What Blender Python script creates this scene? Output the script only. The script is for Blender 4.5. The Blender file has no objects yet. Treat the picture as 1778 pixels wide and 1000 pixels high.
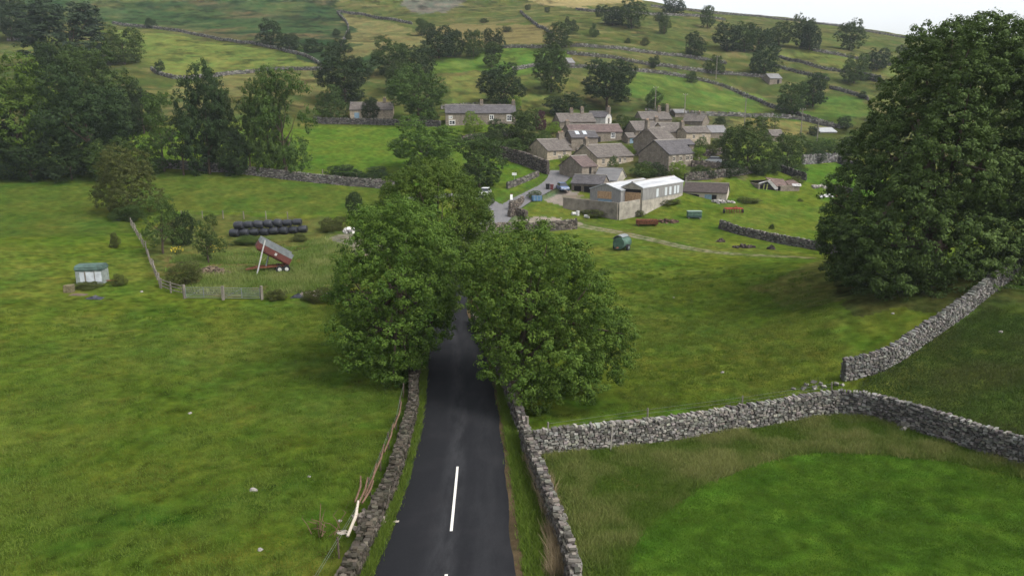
import bpy, math, random
import numpy as np
from math import sin, cos, atan, atan2, hypot, pi, sqrt, exp, log
R = math.radians
C = bpy.context.scene.collection
rng = np.random.RandomState(7); random.seed(7)

# ------------------------------------------------------------------ camera model (metres, camera 18 m over the road)
F, CX, CY = 1250., 889., 500.
PITCH = atan(300/1250.); cp, sp = cos(PITCH), sin(PITCH)
CAMH = 18.
def ray(px, py):
    a = (px-CX)/F; b = (py-CY)/F
    return np.array([a, cp-b*sp, -sp-b*cp])
def project(P):
    X, Y, Z = P[0], P[1], P[2]-CAMH
    d = Y*cp-Z*sp
    return CX+F*X/d, CY-F*(Y*sp+Z*cp)/d, d
def at(px, py, Z): return np.array([0, 0, CAMH])+Z*ray(px, py)

# ------------------------------------------------------------------ noise
def _lat(ix, iy, seed):
    n = (ix*374761393+iy*668265263+seed*1274126177) & 0xffffffff
    n = ((n ^ (n >> 13))*1274126177) & 0xffffffff
    n = n ^ (n >> 16)
    return (n & 0xffff)/65535.
def vnoise(x, y, s, seed=0):
    x = np.asarray(x, float)/s; y = np.asarray(y, float)/s
    ix = np.floor(x).astype(np.int64); iy = np.floor(y).astype(np.int64)
    fx = x-ix; fy = y-iy; fx = fx*fx*(3-2*fx); fy = fy*fy*(3-2*fy)
    a = _lat(ix, iy, seed); b = _lat(ix+1, iy, seed); c = _lat(ix, iy+1, seed); d = _lat(ix+1, iy+1, seed)
    return (a*(1-fx)+b*fx)*(1-fy)+(c*(1-fx)+d*fx)*fy
def fbm(x, y, s, seed=0, o=4):
    t = 0; a = 1; n = 0
    for k in range(o):
        t = t+a*vnoise(x+17*k, y-31*k, s/2**k, seed+k); n += a; a *= .5
    return t/n-.5

# ------------------------------------------------------------------ terrain heights: thin plate over log-polar control points
ctl = []
def D(px, py, drop):
    r = ray(px, py); Z = drop/(-r[2]); ctl.append(tuple(Z*r))
def Zc(px, py, Z): ctl.append(tuple(Z*ray(px, py)))
def Wc(az, d, drop): ctl.append((d*sin(az), d*cos(az), -drop))
for az in (-.95, -.5, 0, .5, .95):
    Wc(az, 10, 17)
for a in [(0, 1000, 17.3), (400, 1000, 17.2), (772, 1000, 17), (1100, 1000, 17.1), (1778, 1000, 17), (-400, 900, 17.8), (2100, 900, 16.5),
          (0, 720, 18), (400, 720, 18.2), (800, 720, 18), (1100, 765, 18), (1450, 715, 17.5), (1778, 800, 16.9),
          (0, 560, 18), (300, 560, 18.4), (600, 560, 18.5), (790, 540, 18.4), (1000, 600, 18.3), (1200, 600, 18.1), (1450, 655, 17),
          (1600, 590, 15.3), (1710, 510, 13.2), (1778, 650, 15.2), (1600, 500, 13.6), (1480, 520, 15.0), (1420, 470, 15.8), (1350, 520, 17.3), (1900, 560, 13.5), (2100, 600, 13),
          (1100, 480, 18.6), (1080, 432, 18.5), (1300, 425, 18.7), (1400, 424, 19.2), (860, 392, 18.2), (800, 440, 18.6), (940, 430, 18.6),
          (0, 420, 16.4), (160, 490, 17.8), (390, 515, 18.4), (480, 470, 18.2), (240, 400, 16.8), (460, 410, 17.6), (600, 420, 17.9), (-300, 450, 16.5)]:
    D(*a)
for a in [(700, 328, 138), (560, 318, 140), (420, 300, 144), (280, 290, 146), (100, 302, 141), (-100, 310, 140), (600, 370, 121), (350, 370, 119), (100, 370, 117),
          (600, 288, 152), (760, 300, 148), (560, 215, 192), (700, 216, 190), (620, 250, 170), (860, 300, 150), (300, 250, 165), (100, 220, 180),
          (950, 325, 141), (900, 345, 136), (1075, 380, 126), (1180, 346, 137), (1230, 347, 139), (1010, 350, 135), (1035, 294, 150), (1009, 310, 144),
          (950, 280, 157), (985, 268, 164), (1160, 299, 149), (1142, 285, 155), (1240, 300, 150), (1035, 250, 173), (1160, 246, 172), (1192, 250, 171),
          (1350, 327, 149), (1370, 380, 128), (1300, 365, 131), (1450, 285, 175), (1440, 335, 146), (1540, 330, 150), (774, 218, 186), (890, 220, 184), (830, 250, 168),
          (975, 224, 187), (1115, 214, 200), (1220, 224, 195), (1350, 245, 192), (1450, 235, 205), (1600, 260, 200), (1778, 260, 195),
          (850, 170, 215), (700, 165, 218), (560, 165, 215), (1050, 190, 214), (1250, 200, 212), (1400, 205, 220), (1550, 200, 225), (1778, 200, 230),
          (850, 100, 258), (850, 40, 325), (850, 0, 380), (1050, 150, 230), (1050, 80, 273), (1050, 30, 330), (1100, 6, 410),
          (1300, 165, 245), (1300, 120, 270), (1300, 80, 302), (1300, 45, 355), (1350, 31, 430), (1225, 20, 425), (1500, 150, 255), (1500, 100, 295), (1500, 70, 360), (1620, 69, 440), (1490, 50, 432),
          (1778, 150, 280), (1778, 88, 440), (1700, 110, 330), (2100, 140, 350),
          (300, 130, 235), (500, 115, 255), (560, 100, 262), (100, 100, 250), (0, 60, 290), (300, 50, 325), (600, 50, 325), (600, 0, 380), (300, 0, 380), (0, 0, 370),
          (0, -90, 450), (300, -90, 460), (600, -90, 460), (889, -60, 450), (400, 200, 190), (100, 150, 205), (-300, 150, 205), (-300, 0, 340)]:
    Zc(*a)
for az, z in ((-.7, 150), (-.5, 128), (-.25, 125), (0, 105), (.16, 62), (.28, 68), (.36, 58), (.5, 44), (.65, 34), (.9, 30)):
    Wc(az, 620, -z*.93+0); Wc(az, 950, -z*.9)
ctl = np.array(ctl)
_ca = np.arctan2(ctl[:, 0], ctl[:, 1]); _cl = np.log(np.hypot(ctl[:, 0], ctl[:, 1])); _cz = ctl[:, 2]+CAMH
def _U(r2): return .5*r2*np.log(r2+1e-12)
def tps_fit():
    n = len(_ca); r2 = (_ca[:, None]-_ca)**2+(_cl[:, None]-_cl)**2
    K = _U(r2)+np.eye(n)*2e-4
    P = np.stack([np.ones(n), _ca, _cl], 1)
    A = np.zeros((n+3, n+3)); A[:n, :n] = K; A[:n, n:] = P; A[n:, :n] = P.T
    return np.linalg.solve(A, np.concatenate([_cz, np.zeros(3)]))
_w = tps_fit()
AZ0, AZ1, L0, L1 = -.95, .95, log(10), log(950)
NA, NL = 900, 900
_ga = np.linspace(AZ0, AZ1, NA); _gl = np.linspace(L0, L1, NL)
G = np.zeros((NA, NL))
_aa, _ll = np.meshgrid(_ga, _gl, indexing='ij')
G += _w[-3]+_w[-2]*_aa+_w[-1]*_ll
for k in range(len(_ca)):
    G += _w[k]*_U((_aa-_ca[k])**2+(_ll-_cl[k])**2)
def H(x, y):
    x = np.asarray(x, float); y = np.asarray(y, float)
    a = np.clip(np.arctan2(x, y), AZ0, AZ1-1e-6); l = np.clip(np.log(np.hypot(x, y)+1e-6), L0, L1-1e-6)
    fa = (a-AZ0)/(AZ1-AZ0)*(NA-1); fl = (l-L0)/(L1-L0)*(NL-1)
    ia = np.minimum(fa.astype(int), NA-2); il = np.minimum(fl.astype(int), NL-2); fa = fa-ia; fl = fl-il
    return (G[ia, il]*(1-fa)+G[ia+1, il]*fa)*(1-fl)+(G[ia, il+1]*(1-fa)+G[ia+1, il+1]*fa)*fl
_ts = np.geomspace(12, 900, 2500)
def ground(px, py, h=0.):
    r = ray(px, py); X = _ts*r[0]; Y = _ts*r[1]; Zz = CAMH+_ts*r[2]
    dz = Zz-H(X, Y)-h
    i = np.argmax(dz < 0)
    if dz[i] >= 0: return at(px, py, 450.)
    i = max(i, 1); t = _ts[i-1]+(_ts[i]-_ts[i-1])*dz[i-1]/(dz[i-1]-dz[i])
    p = at(px, py, t); p[2] -= h
    return p
def depth(P): return P[1]*cp-(P[2]-CAMH)*sp

def resample(P, step):
    P = np.asarray(P, float); d = np.r_[0, np.cumsum(np.hypot(*(np.diff(P[:, :2], axis=0).T)))]
    n = max(2, int(d[-1]/step)+1); t = np.linspace(0, d[-1], n)
    return np.stack([np.interp(t, d, P[:, k]) for k in range(P.shape[1])], 1)
def smooth_path(P, it=3):
    P = np.asarray(P, float)
    for _ in range(it):
        Q = [P[0]]
        for i in range(len(P)-1):
            Q += [P[i]*.75+P[i+1]*.25, P[i]*.25+P[i+1]*.75]
        Q.append(P[-1]); P = np.array(Q)
    return P
def path_px(L, h=0., step=1., sm=2): return resample(smooth_path([ground(*q, h=h) for q in L], sm), step)

# road centre line
ROADW = 4.9
_re = [(1400, 600, 925), (1250, 585, 912), (1100, 622, 901), (1000, 650, 893), (950, 669, 889), (905, 686, 884), (844, 707, 880), (791, 722, 875), (723, 737, 866), (669, 742, 857), (630, 745, 848), (580, 747, 830), (545, 747, 808)]
_rows = []
for y_, l_, r_ in _re:
    A_, B_ = ground(l_, y_), ground(r_, y_); _rows.append(list((A_+B_)/2)+[np.hypot(*(B_-A_)[:2])/2])
for q_ in [(777, 515), (775, 492), (782, 465), (803, 430), (838, 400), (868, 370), (897, 348), (930, 332), (958, 318), (972, 306), (976, 296)]:
    _rows.append(list(ground(*q_))+[2.2 if q_[1] > 400 else 2.5])
print('ROAD half widths', [round(r[3], 2) for r in _rows])
road_pts = resample(smooth_path(_rows, 3), .8)
_back = np.array([[road_pts[0][0]-1.0*k, road_pts[0][1]-5.*k, 0, road_pts[0][3]] for k in range(24, 0, -1)])
road_pts = np.concatenate([_back, road_pts])
side_pts = path_px([(868, 372), (848, 345), (815, 336), (770, 338), (700, 345)], step=1.)
track_pts = path_px([(985, 388), (1030, 396), (1080, 404), (1140, 418), (1200, 432), (1260, 440), (1330, 444), (1400, 447)], step=1.)
def dist_path(x, y, P):
    d = np.full(x.shape, 1e9)
    for i in range(0, len(P)):
        d = np.minimum(d, (x-P[i][0])**2+(y-P[i][1])**2)
    return np.sqrt(d)
# lumps and bumps of the land, smoothed away along the road
_X = np.exp(_ll)*np.sin(_aa); _Y = np.exp(_ll)*np.cos(_aa); _Dd = np.exp(_ll)
_rd = np.minimum(dist_path(_X, _Y, road_pts[::3]), np.minimum(dist_path(_X, _Y, side_pts[::3]), dist_path(_X, _Y, track_pts[::3])+1.5))
_mask = np.clip((_rd-3.2)/4, 0, 1)
_hill = np.clip((_Dd-205)/60, 0, 1)
G += _mask*(fbm(_X, _Y, 9, 3)*.55*(1-_hill)+_hill*(fbm(_X, _Y*1.6, 30, 11, 3)*2.6+fbm(_X*.5, _Y, 7, 13, 3)*1.1))

# ------------------------------------------------------------------ materials
def newmat(name):
    m = bpy.data.materials.new(name); m.use_nodes = True; nt = m.node_tree; nt.nodes.clear()
    return m, nt
class N:
    def __init__(s, nt): s.nt = nt
    def __call__(s, t, **kw):
        n = s.nt.nodes.new(t)
        for k, v in kw.items():
            if k == 'ins':
                for kk, vv in v.items():
                    if isinstance(vv, bpy.types.NodeSocket): s.nt.links.new(vv, n.inputs[kk])
                    else: n.inputs[kk].default_value = vv
            else: setattr(n, k, v)
        return n
def mixc(n, fac, a, b, mode='MIX'):
    m = n('ShaderNodeMix', data_type='RGBA', blend_type=mode)
    for i, v in ((0, fac), (6, a), (7, b)):
        if isinstance(v, bpy.types.NodeSocket): n.nt.links.new(v, m.inputs[i])
        else: m.inputs[i].default_value = v if i == 0 else (tuple(v)+(1,))[:4]
    return m.outputs[2]
def ramp(n, fac, stops):
    r = n('ShaderNodeValToRGB', ins={'Fac': fac}); e = r.color_ramp.elements
    while len(e) < len(stops): e.new(.5)
    for k, (p, c) in enumerate(stops):
        e[k].position = p; e[k].color = ((c,)*3+(1,)) if not hasattr(c, '__len__') else tuple(c)+(1,)
    return r.outputs[0]
MATS = {}
def pmat(name, col, rough=.85, var=.25, scale=3., bump=.0, bscale=None, metal=0., attr=False, col2=None, kind='noise', spec=.3, stretch=None):
    """painted / stone / wood surface: base colour with procedural variation"""
    if name in MATS: return MATS[name]
    m, nt = newmat(name); n = N(nt)
    tc = n('ShaderNodeTexCoord').outputs['Object']
    if stretch: tc = n('ShaderNodeMapping', ins={'Vector': tc, 'Scale': stretch}).outputs[0]
    nz = n('ShaderNodeTexNoise', ins={'Vector': tc, 'Scale': scale, 'Detail': 6., 'Roughness': .65}).outputs['Fac']
    f = ramp(n, nz, [(.3, 0.), (.7, 1.)])
    c2 = col2 or tuple(c*(1-var*1.6) for c in col)
    c1 = tuple(min(1, c*(1+var)) for c in col) if not col2 else col
    out = mixc(n, f, c2, c1)
    if attr:
        at_ = n('ShaderNodeAttribute', attribute_name='col').outputs['Color']
        out = mixc(n, 1., out, at_, 'MULTIPLY')
    p = n('ShaderNodeBsdfPrincipled', ins={'Base Color': out, 'Roughness': rough, 'Metallic': metal, 'Specular IOR Level': spec})
    if bump:
        b2 = n('ShaderNodeTexNoise', ins={'Vector': tc, 'Scale': bscale or scale*4, 'Detail': 5.}).outputs['Fac']
        bp = n('ShaderNodeBump', ins={'Height': b2, 'Strength': bump, 'Distance': .05}); nt.links.new(bp.outputs[0], p.inputs['Normal'])
    o = n('ShaderNodeOutputMaterial'); nt.links.new(p.outputs[0], o.inputs[0])
    MATS[name] = m; return m
def stonemat(name, ca, cb, mortar, sc=1.0, rows=.16, width=.38, bumpd=.04):
    if name in MATS: return MATS[name]
    m, nt = newmat(name); n = N(nt)
    g = n('ShaderNodeTexCoord').outputs['Object']
    s = n('ShaderNodeSeparateXYZ', ins={0: g})
    ad = n('ShaderNodeMath', operation='ADD', ins={0: s.outputs[0], 1: s.outputs[1]}).outputs[0]
    v = n('ShaderNodeCombineXYZ', ins={0: ad, 1: s.outputs[2], 2: 0.}).outputs[0]
    nz0 = n('ShaderNodeTexNoise', ins={'Vector': g, 'Scale': 1.2, 'Detail': 3.}).outputs['Color']
    v = mixc(n, .05, v, nz0)
    br = n('ShaderNodeTexBrick', ins={'Vector': v, 'Color1': ca+(1,), 'Color2': cb+(1,), 'Mortar': mortar+(1,), 'Scale': 1., 'Mortar Size': .018, 'Brick Width': width, 'Row Height': rows, 'Bias': .1})
    nz = n('ShaderNodeTexNoise', ins={'Vector': g, 'Scale': .9, 'Detail': 6., 'Roughness': .7}).outputs['Fac']
    c = mixc(n, ramp(n, nz, [(.38, 0.), (.68, .85)]), br.outputs['Color'], tuple(x*.42 for x in ca))
    nz3 = n('ShaderNodeTexNoise', ins={'Vector': g, 'Scale': 2.6, 'Detail': 4., 'Roughness': .75}).outputs['Fac']
    c = mixc(n, ramp(n, nz3, [(.5, 0.), (.72, .6)]), c, tuple(min(1, x*1.5) for x in ca))
    p = n('ShaderNodeBsdfPrincipled', ins={'Base Color': c, 'Roughness': .95, 'Specular IOR Level': .15})
    bp = n('ShaderNodeBump', ins={'Height': br.outputs['Fac'], 'Strength': .5, 'Distance': -bumpd}); nt.links.new(bp.outputs[0], p.inputs['Normal'])
    o = n('ShaderNodeOutputMaterial'); nt.links.new(p.outputs[0], o.inputs[0])
    MATS[name] = m; return m
def leafmat(name, c1, c2, transl=.22, rough=.55):
    if name in MATS: return MATS[name]
    m, nt = newmat(name); n = N(nt)
    a = n('ShaderNodeAttribute', attribute_name='col').outputs['Fac']
    oi = n('ShaderNodeObjectInfo').outputs['Random']
    c = mixc(n, a, c1, c2)
    hs = n('ShaderNodeHueSaturation', ins={'Color': c, 'Hue': n('ShaderNodeMapRange', ins={0: oi, 3: .492, 4: .507}).outputs[0], 'Value': n('ShaderNodeMapRange', ins={0: oi, 3: .9, 4: 1.12}).outputs[0]}).outputs[0]
    p = n('ShaderNodeBsdfPrincipled', ins={'Base Color': hs, 'Roughness': rough+.15, 'Specular IOR Level': .10})
    t = n('ShaderNodeBsdfTranslucent', ins={'Color': hs})
    mx = n('ShaderNodeMixShader', ins={0: transl}); nt.links.new(p.outputs[0], mx.inputs[1]); nt.links.new(t.outputs[0], mx.inputs[2])
    o = n('ShaderNodeOutputMaterial'); nt.links.new(mx.outputs[0], o.inputs[0])
    MATS[name] = m; return m

# ------------------------------------------------------------------ mesh helpers
def npmesh(name, V, Fa, mat, col=None, smooth=False):
    V = np.ascontiguousarray(V, np.float32); Fa = np.ascontiguousarray(Fa, np.int32); k = Fa.shape[1]
    me = bpy.data.meshes.new(name); me.vertices.add(len(V)); me.vertices.foreach_set('co', V.ravel())
    me.loops.add(Fa.size); me.loops.foreach_set('vertex_index', Fa.ravel())
    me.polygons.add(len(Fa)); me.polygons.foreach_set('loop_start', np.arange(0, Fa.size, k, dtype=np.int32))
    try: me.polygons.foreach_set('loop_total', np.full(len(Fa), k, np.int32))
    except Exception: pass
    me.update(calc_edges=True)
    me.polygons.foreach_set('use_smooth', np.full(len(Fa), smooth))
    if col is not None:
        ca = me.color_attributes.new('col', 'FLOAT_COLOR', 'POINT')
        c = np.ones((len(V), 4), np.float32); c[:, :3] = col if col.ndim == 2 else col[:, None]
        ca.data.foreach_set('color', c.ravel())
    me.materials.append(mat); me.validate(); return me
def link(name, me, parent=None, loc=None):
    o = bpy.data.objects.new(name, me); C.objects.link(o)
    if parent: o.parent = parent
    if loc is not None: o.location = tuple(float(v) for v in loc)
    return o
def tag(o, label=None, cat=None, group=None, kind=None):
    if label: o['label'] = label
    if cat: o['category'] = cat
    if group: o['group'] = group
    if kind: o['kind'] = kind
    return o
def thing(name, label, cat, loc, rz=0., group=None):
    o = bpy.data.objects.new(name, None); C.objects.link(o); o.empty_display_size = .3
    o.location = tuple(float(v) for v in loc); o.rotation_euler = (0, 0, rz)
    return tag(o, label, cat, group)
class MB:
    """collects shapes into one mesh"""
    def __init__(s): s.v = []; s.f = []
    def add(s, v, f):
        b = len(s.v); s.v += [tuple(p) for p in v]; s.f += [tuple(i+b for i in q) for q in f]; return s
    def box(s, x0, x1, y0, y1, z0, z1, jit=0, shear=0):
        v = [(x, y, z) for z in (z0, z1) for y in (y0, y1) for x in (x0, x1)]
        if jit: v = [tuple(c+random.uniform(-jit, jit) for c in p) for p in v]
        return s.add(v, [(0, 2, 3, 1), (4, 5, 7, 6), (0, 1, 5, 4), (2, 6, 7, 3), (0, 4, 6, 2), (1, 3, 7, 5)])
    def bar(s, p0, p1, w, h=None):
        """rectangular bar between two points"""
        h = h or w; p0 = np.array(p0, float); p1 = np.array(p1, float); d = p1-p0; d /= np.linalg.norm(d)
        u = np.cross(d, (0, 0, 1)); u = np.array((1, 0, 0)) if np.linalg.norm(u) < 1e-3 else u/np.linalg.norm(u); t = np.cross(u, d)
        v = [p+u*a*w/2+t*b*h/2 for p in (p0, p1) for a, b in ((-1, -1), (1, -1), (1, 1), (-1, 1))]
        return s.add(v, [(3, 2, 1, 0), (4, 5, 6, 7), (0, 1, 5, 4), (1, 2, 6, 5), (2, 3, 7, 6), (3, 0, 4, 7)])
    def cyl(s, p0, p1, r0, r1=None, n=10, caps=True):
        r1 = r0 if r1 is None else r1; p0 = np.array(p0, float); p1 = np.array(p1, float); d = p1-p0; d = d/(np.linalg.norm(d)+1e-9)
        u = np.cross(d, (0, 0, 1)); u = np.array((1., 0, 0)) if np.linalg.norm(u) < 1e-3 else u/np.linalg.norm(u); t = np.cross(d, u)
        v = [p+r*(u*cos(2*pi*k/n)+t*sin(2*pi*k/n)) for p, r in ((p0, r0), (p1, r1)) for k in range(n)]
        f = [(k, (k+1) % n, n+(k+1) % n, n+k) for k in range(n)]
        if caps: f += [tuple(range(n-1, -1, -1)), tuple(range(n, 2*n))]
        return s.add(v, f)
    def tube(s, pts, rs, n=7):
        for i in range(len(pts)-1): s.cyl(pts[i], pts[i+1], rs[i], rs[i+1], n, caps=(i == len(pts)-2))
        return s
    def prism(s, poly, axis, a, b):
        """poly of 2D points extruded along axis 'x','y' or 'z' from a to b"""
        n = len(poly)
        mk = {'x': lambda p, t: (t, p[0], p[1]), 'y': lambda p, t: (p[0], t, p[1]), 'z': lambda p, t: (p[0], p[1], t)}[axis]
        v = [mk(p, t) for t in (a, b) for p in poly]
        return s.add(v, [tuple(range(n-1, -1, -1)), tuple(range(n, 2*n))]+[(k, (k+1) % n, n+(k+1) % n, n+k) for k in range(n)])
    def blob(s, c, r, n=8, m=5, jit=.12):
        v = [(c[0], c[1], c[2]-r[2])]
        for i in range(1, m):
            th = pi*i/m
            for k in range(n):
                j = 1+random.uniform(-jit, jit); a = 2*pi*k/n
                v.append((c[0]+r[0]*j*sin(th)*cos(a), c[1]+r[1]*j*sin(th)*sin(a), c[2]-r[2]*j*cos(th)))
        v.append((c[0], c[1], c[2]+r[2])); f = []
        for k in range(n):
            f.append((0, 1+(k+1) % n, 1+k)); f.append((len(v)-1, 1+(m-2)*n+k, 1+(m-2)*n+(k+1) % n))
        for i in range(m-2):
            for k in range(n): f.append((1+i*n+k, 1+i*n+(k+1) % n, 1+(i+1)*n+(k+1) % n, 1+(i+1)*n+k))
        return s.add(v, f)
    def build(s, name, mat, parent=None, loc=None, smooth=False, bevel=0):
        me = bpy.data.meshes.new(name); me.from_pydata([tuple(float(c) for c in p) for p in s.v], [], s.f); me.materials.append(mat)
        import bmesh
        bm = bmesh.new(); bm.from_mesh(me)
        if bevel: bmesh.ops.bevel(bm, geom=bm.edges[:]+bm.verts[:], offset=bevel, segments=2, affect='EDGES')
        bmesh.ops.recalc_face_normals(bm, faces=bm.faces[:]); bm.to_mesh(me); bm.free()
        if smooth:
            for p in me.polygons: p.use_smooth = True
        return link(name, me, parent, loc)
BOXF = np.array([(0, 2, 3, 1), (4, 5, 7, 6), (0, 1, 5, 4), (2, 6, 7, 3), (0, 4, 6, 2), (1, 3, 7, 5)])
def boxes(cen, dim, yaw, jit=.12, tilt=.1):
    """many irregular stones: centres, sizes, headings -> verts, faces"""
    n = len(cen)
    s = np.array([(x, y, z) for z in (-.5, .5) for y in (-.5, .5) for x in (-.5, .5)])
    v = s[None]*(1+rng.uniform(-jit, jit, (n, 8, 3)))
    # round the stone: pull whole corners towards the middle at random
    v = v*(1-rng.uniform(0, jit*1.3, (n, 8, 1)))
    v = v*dim[:, None, :]
    t = rng.uniform(-tilt, tilt, n)[:, None]
    x, y, z = v[..., 0], v[..., 1], v[..., 2]
    x, z = x*np.cos(t)-z*np.sin(t), x*np.sin(t)+z*np.cos(t)
    c, s_ = np.cos(yaw)[:, None], np.sin(yaw)[:, None]
    V = np.stack([x*c-y*s_, x*s_+y*c, z], -1)+cen[:, None, :]
    Fa = (BOXF[None]+8*np.arange(n)[:, None, None]).reshape(-1, 4)
    return V.reshape(-1, 3), Fa
# ------------------------------------------------------------------ the ground sheet with its fields
def inpoly(x, y, P):
    r = np.zeros(x.shape, bool); n = len(P)
    for i in range(n):
        x1, y1 = P[i][:2]; x2, y2 = P[(i+1) % n][:2]
        c = ((y1 > y) != (y2 > y)) & (x < (x2-x1)*(y-y1)/((y2-y1) if y2 != y1 else 1e-9)+x1)
        r ^= c
    return r
def dens(P, k=6):
    out = []
    for i in range(len(P)):
        a = np.array(P[i], float); b = np.array(P[(i+1) % len(P)], float)
        for j in range(k): out.append(tuple(a+(b-a)*j/k))
    return out
def zone(P, k=5): return [ground(*q)[:2] for q in dens(P, k)]
_az = np.concatenate([np.linspace(-pi, -.8, 50)[:-1], np.linspace(-.8, .8, 760), np.linspace(.8, pi, 50)[1:]])
_ld = np.concatenate([[log(.5), log(4)], np.linspace(log(9), log(900), 860), [log(1500), log(3500)]])
A2, L2 = np.meshgrid(_az, _ld, indexing='ij')
GX = np.exp(L2)*np.sin(A2); GY = np.exp(L2)*np.cos(A2)
GZ = H(GX, GY)
back = np.clip((np.abs(A2)-.95)/.8, 0, 1); GZ = GZ*(1-back)+.5*back*1.0+0
GDd = np.exp(L2)
drd = dist_path(GX, GY, road_pts[::2]); dsd = dist_path(GX, GY, side_pts[::2])
_o = np.argsort(road_pts[:, 1]); HWG = np.where(GY < 70, np.interp(GY, road_pts[_o, 1], road_pts[_o, 3]), 2.3)
GZ -= np.clip(1.25-(drd-HWG+.75)/.75, 0, 1)*.13+np.clip(1-(dsd-1.0)/.7, 0, 1)*.12
GZ += .05*fbm(GX, GY, .9, 40, 3)*np.clip((drd-2.5)/1., 0, 1)*(GDd < 150)
# colour of what grows where (albedo): jittered edges, broad mottling
_js = np.clip(GDd/60, .4, 3)*2.2+np.clip((GDd-200)/60, 0, 1)*14
jx = np.where(GDd > 190, fbm(GX, GY, 12, 51), fbm(GX, GY, 3, 50))*_js; jy = np.where(GDd > 190, fbm(GX, GY, 12, 61), fbm(GX, GY, 3, 60))*_js
QX, QY = GX+jx, GY+jy
col = np.zeros(GX.shape+(3,)); rough = np.zeros(GX.shape)
def paint(mask, c, f=1.):
    m = (mask*f)[..., None]; col[:] = col*(1-m)+np.array(c)*m
GREEN = (.080, .122, .014); OLIVE = (.104, .122, .024); LUSH = (.060, .138, .012); TAN = (.155, .135, .052); DRY = (.20, .165, .075); BRACK = (.028, .060, .022); DK = (.036, .062, .016)
paint(np.ones(GX.shape), GREEN)
n1 = fbm(GX, GY, 11, 70); n2 = fbm(GX, GY, 2.6, 80); n3 = fbm(GX, GY*2.2, 28, 90); n4 = fbm(GX, GY, .8, 95, 3)
S = lambda v, a, b: np.clip((v-a)/(b-a), 0, 1)
paint(S(n1, -.05, .25)*.55+S(n2, .0, .3)*.3, OLIVE)
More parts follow.
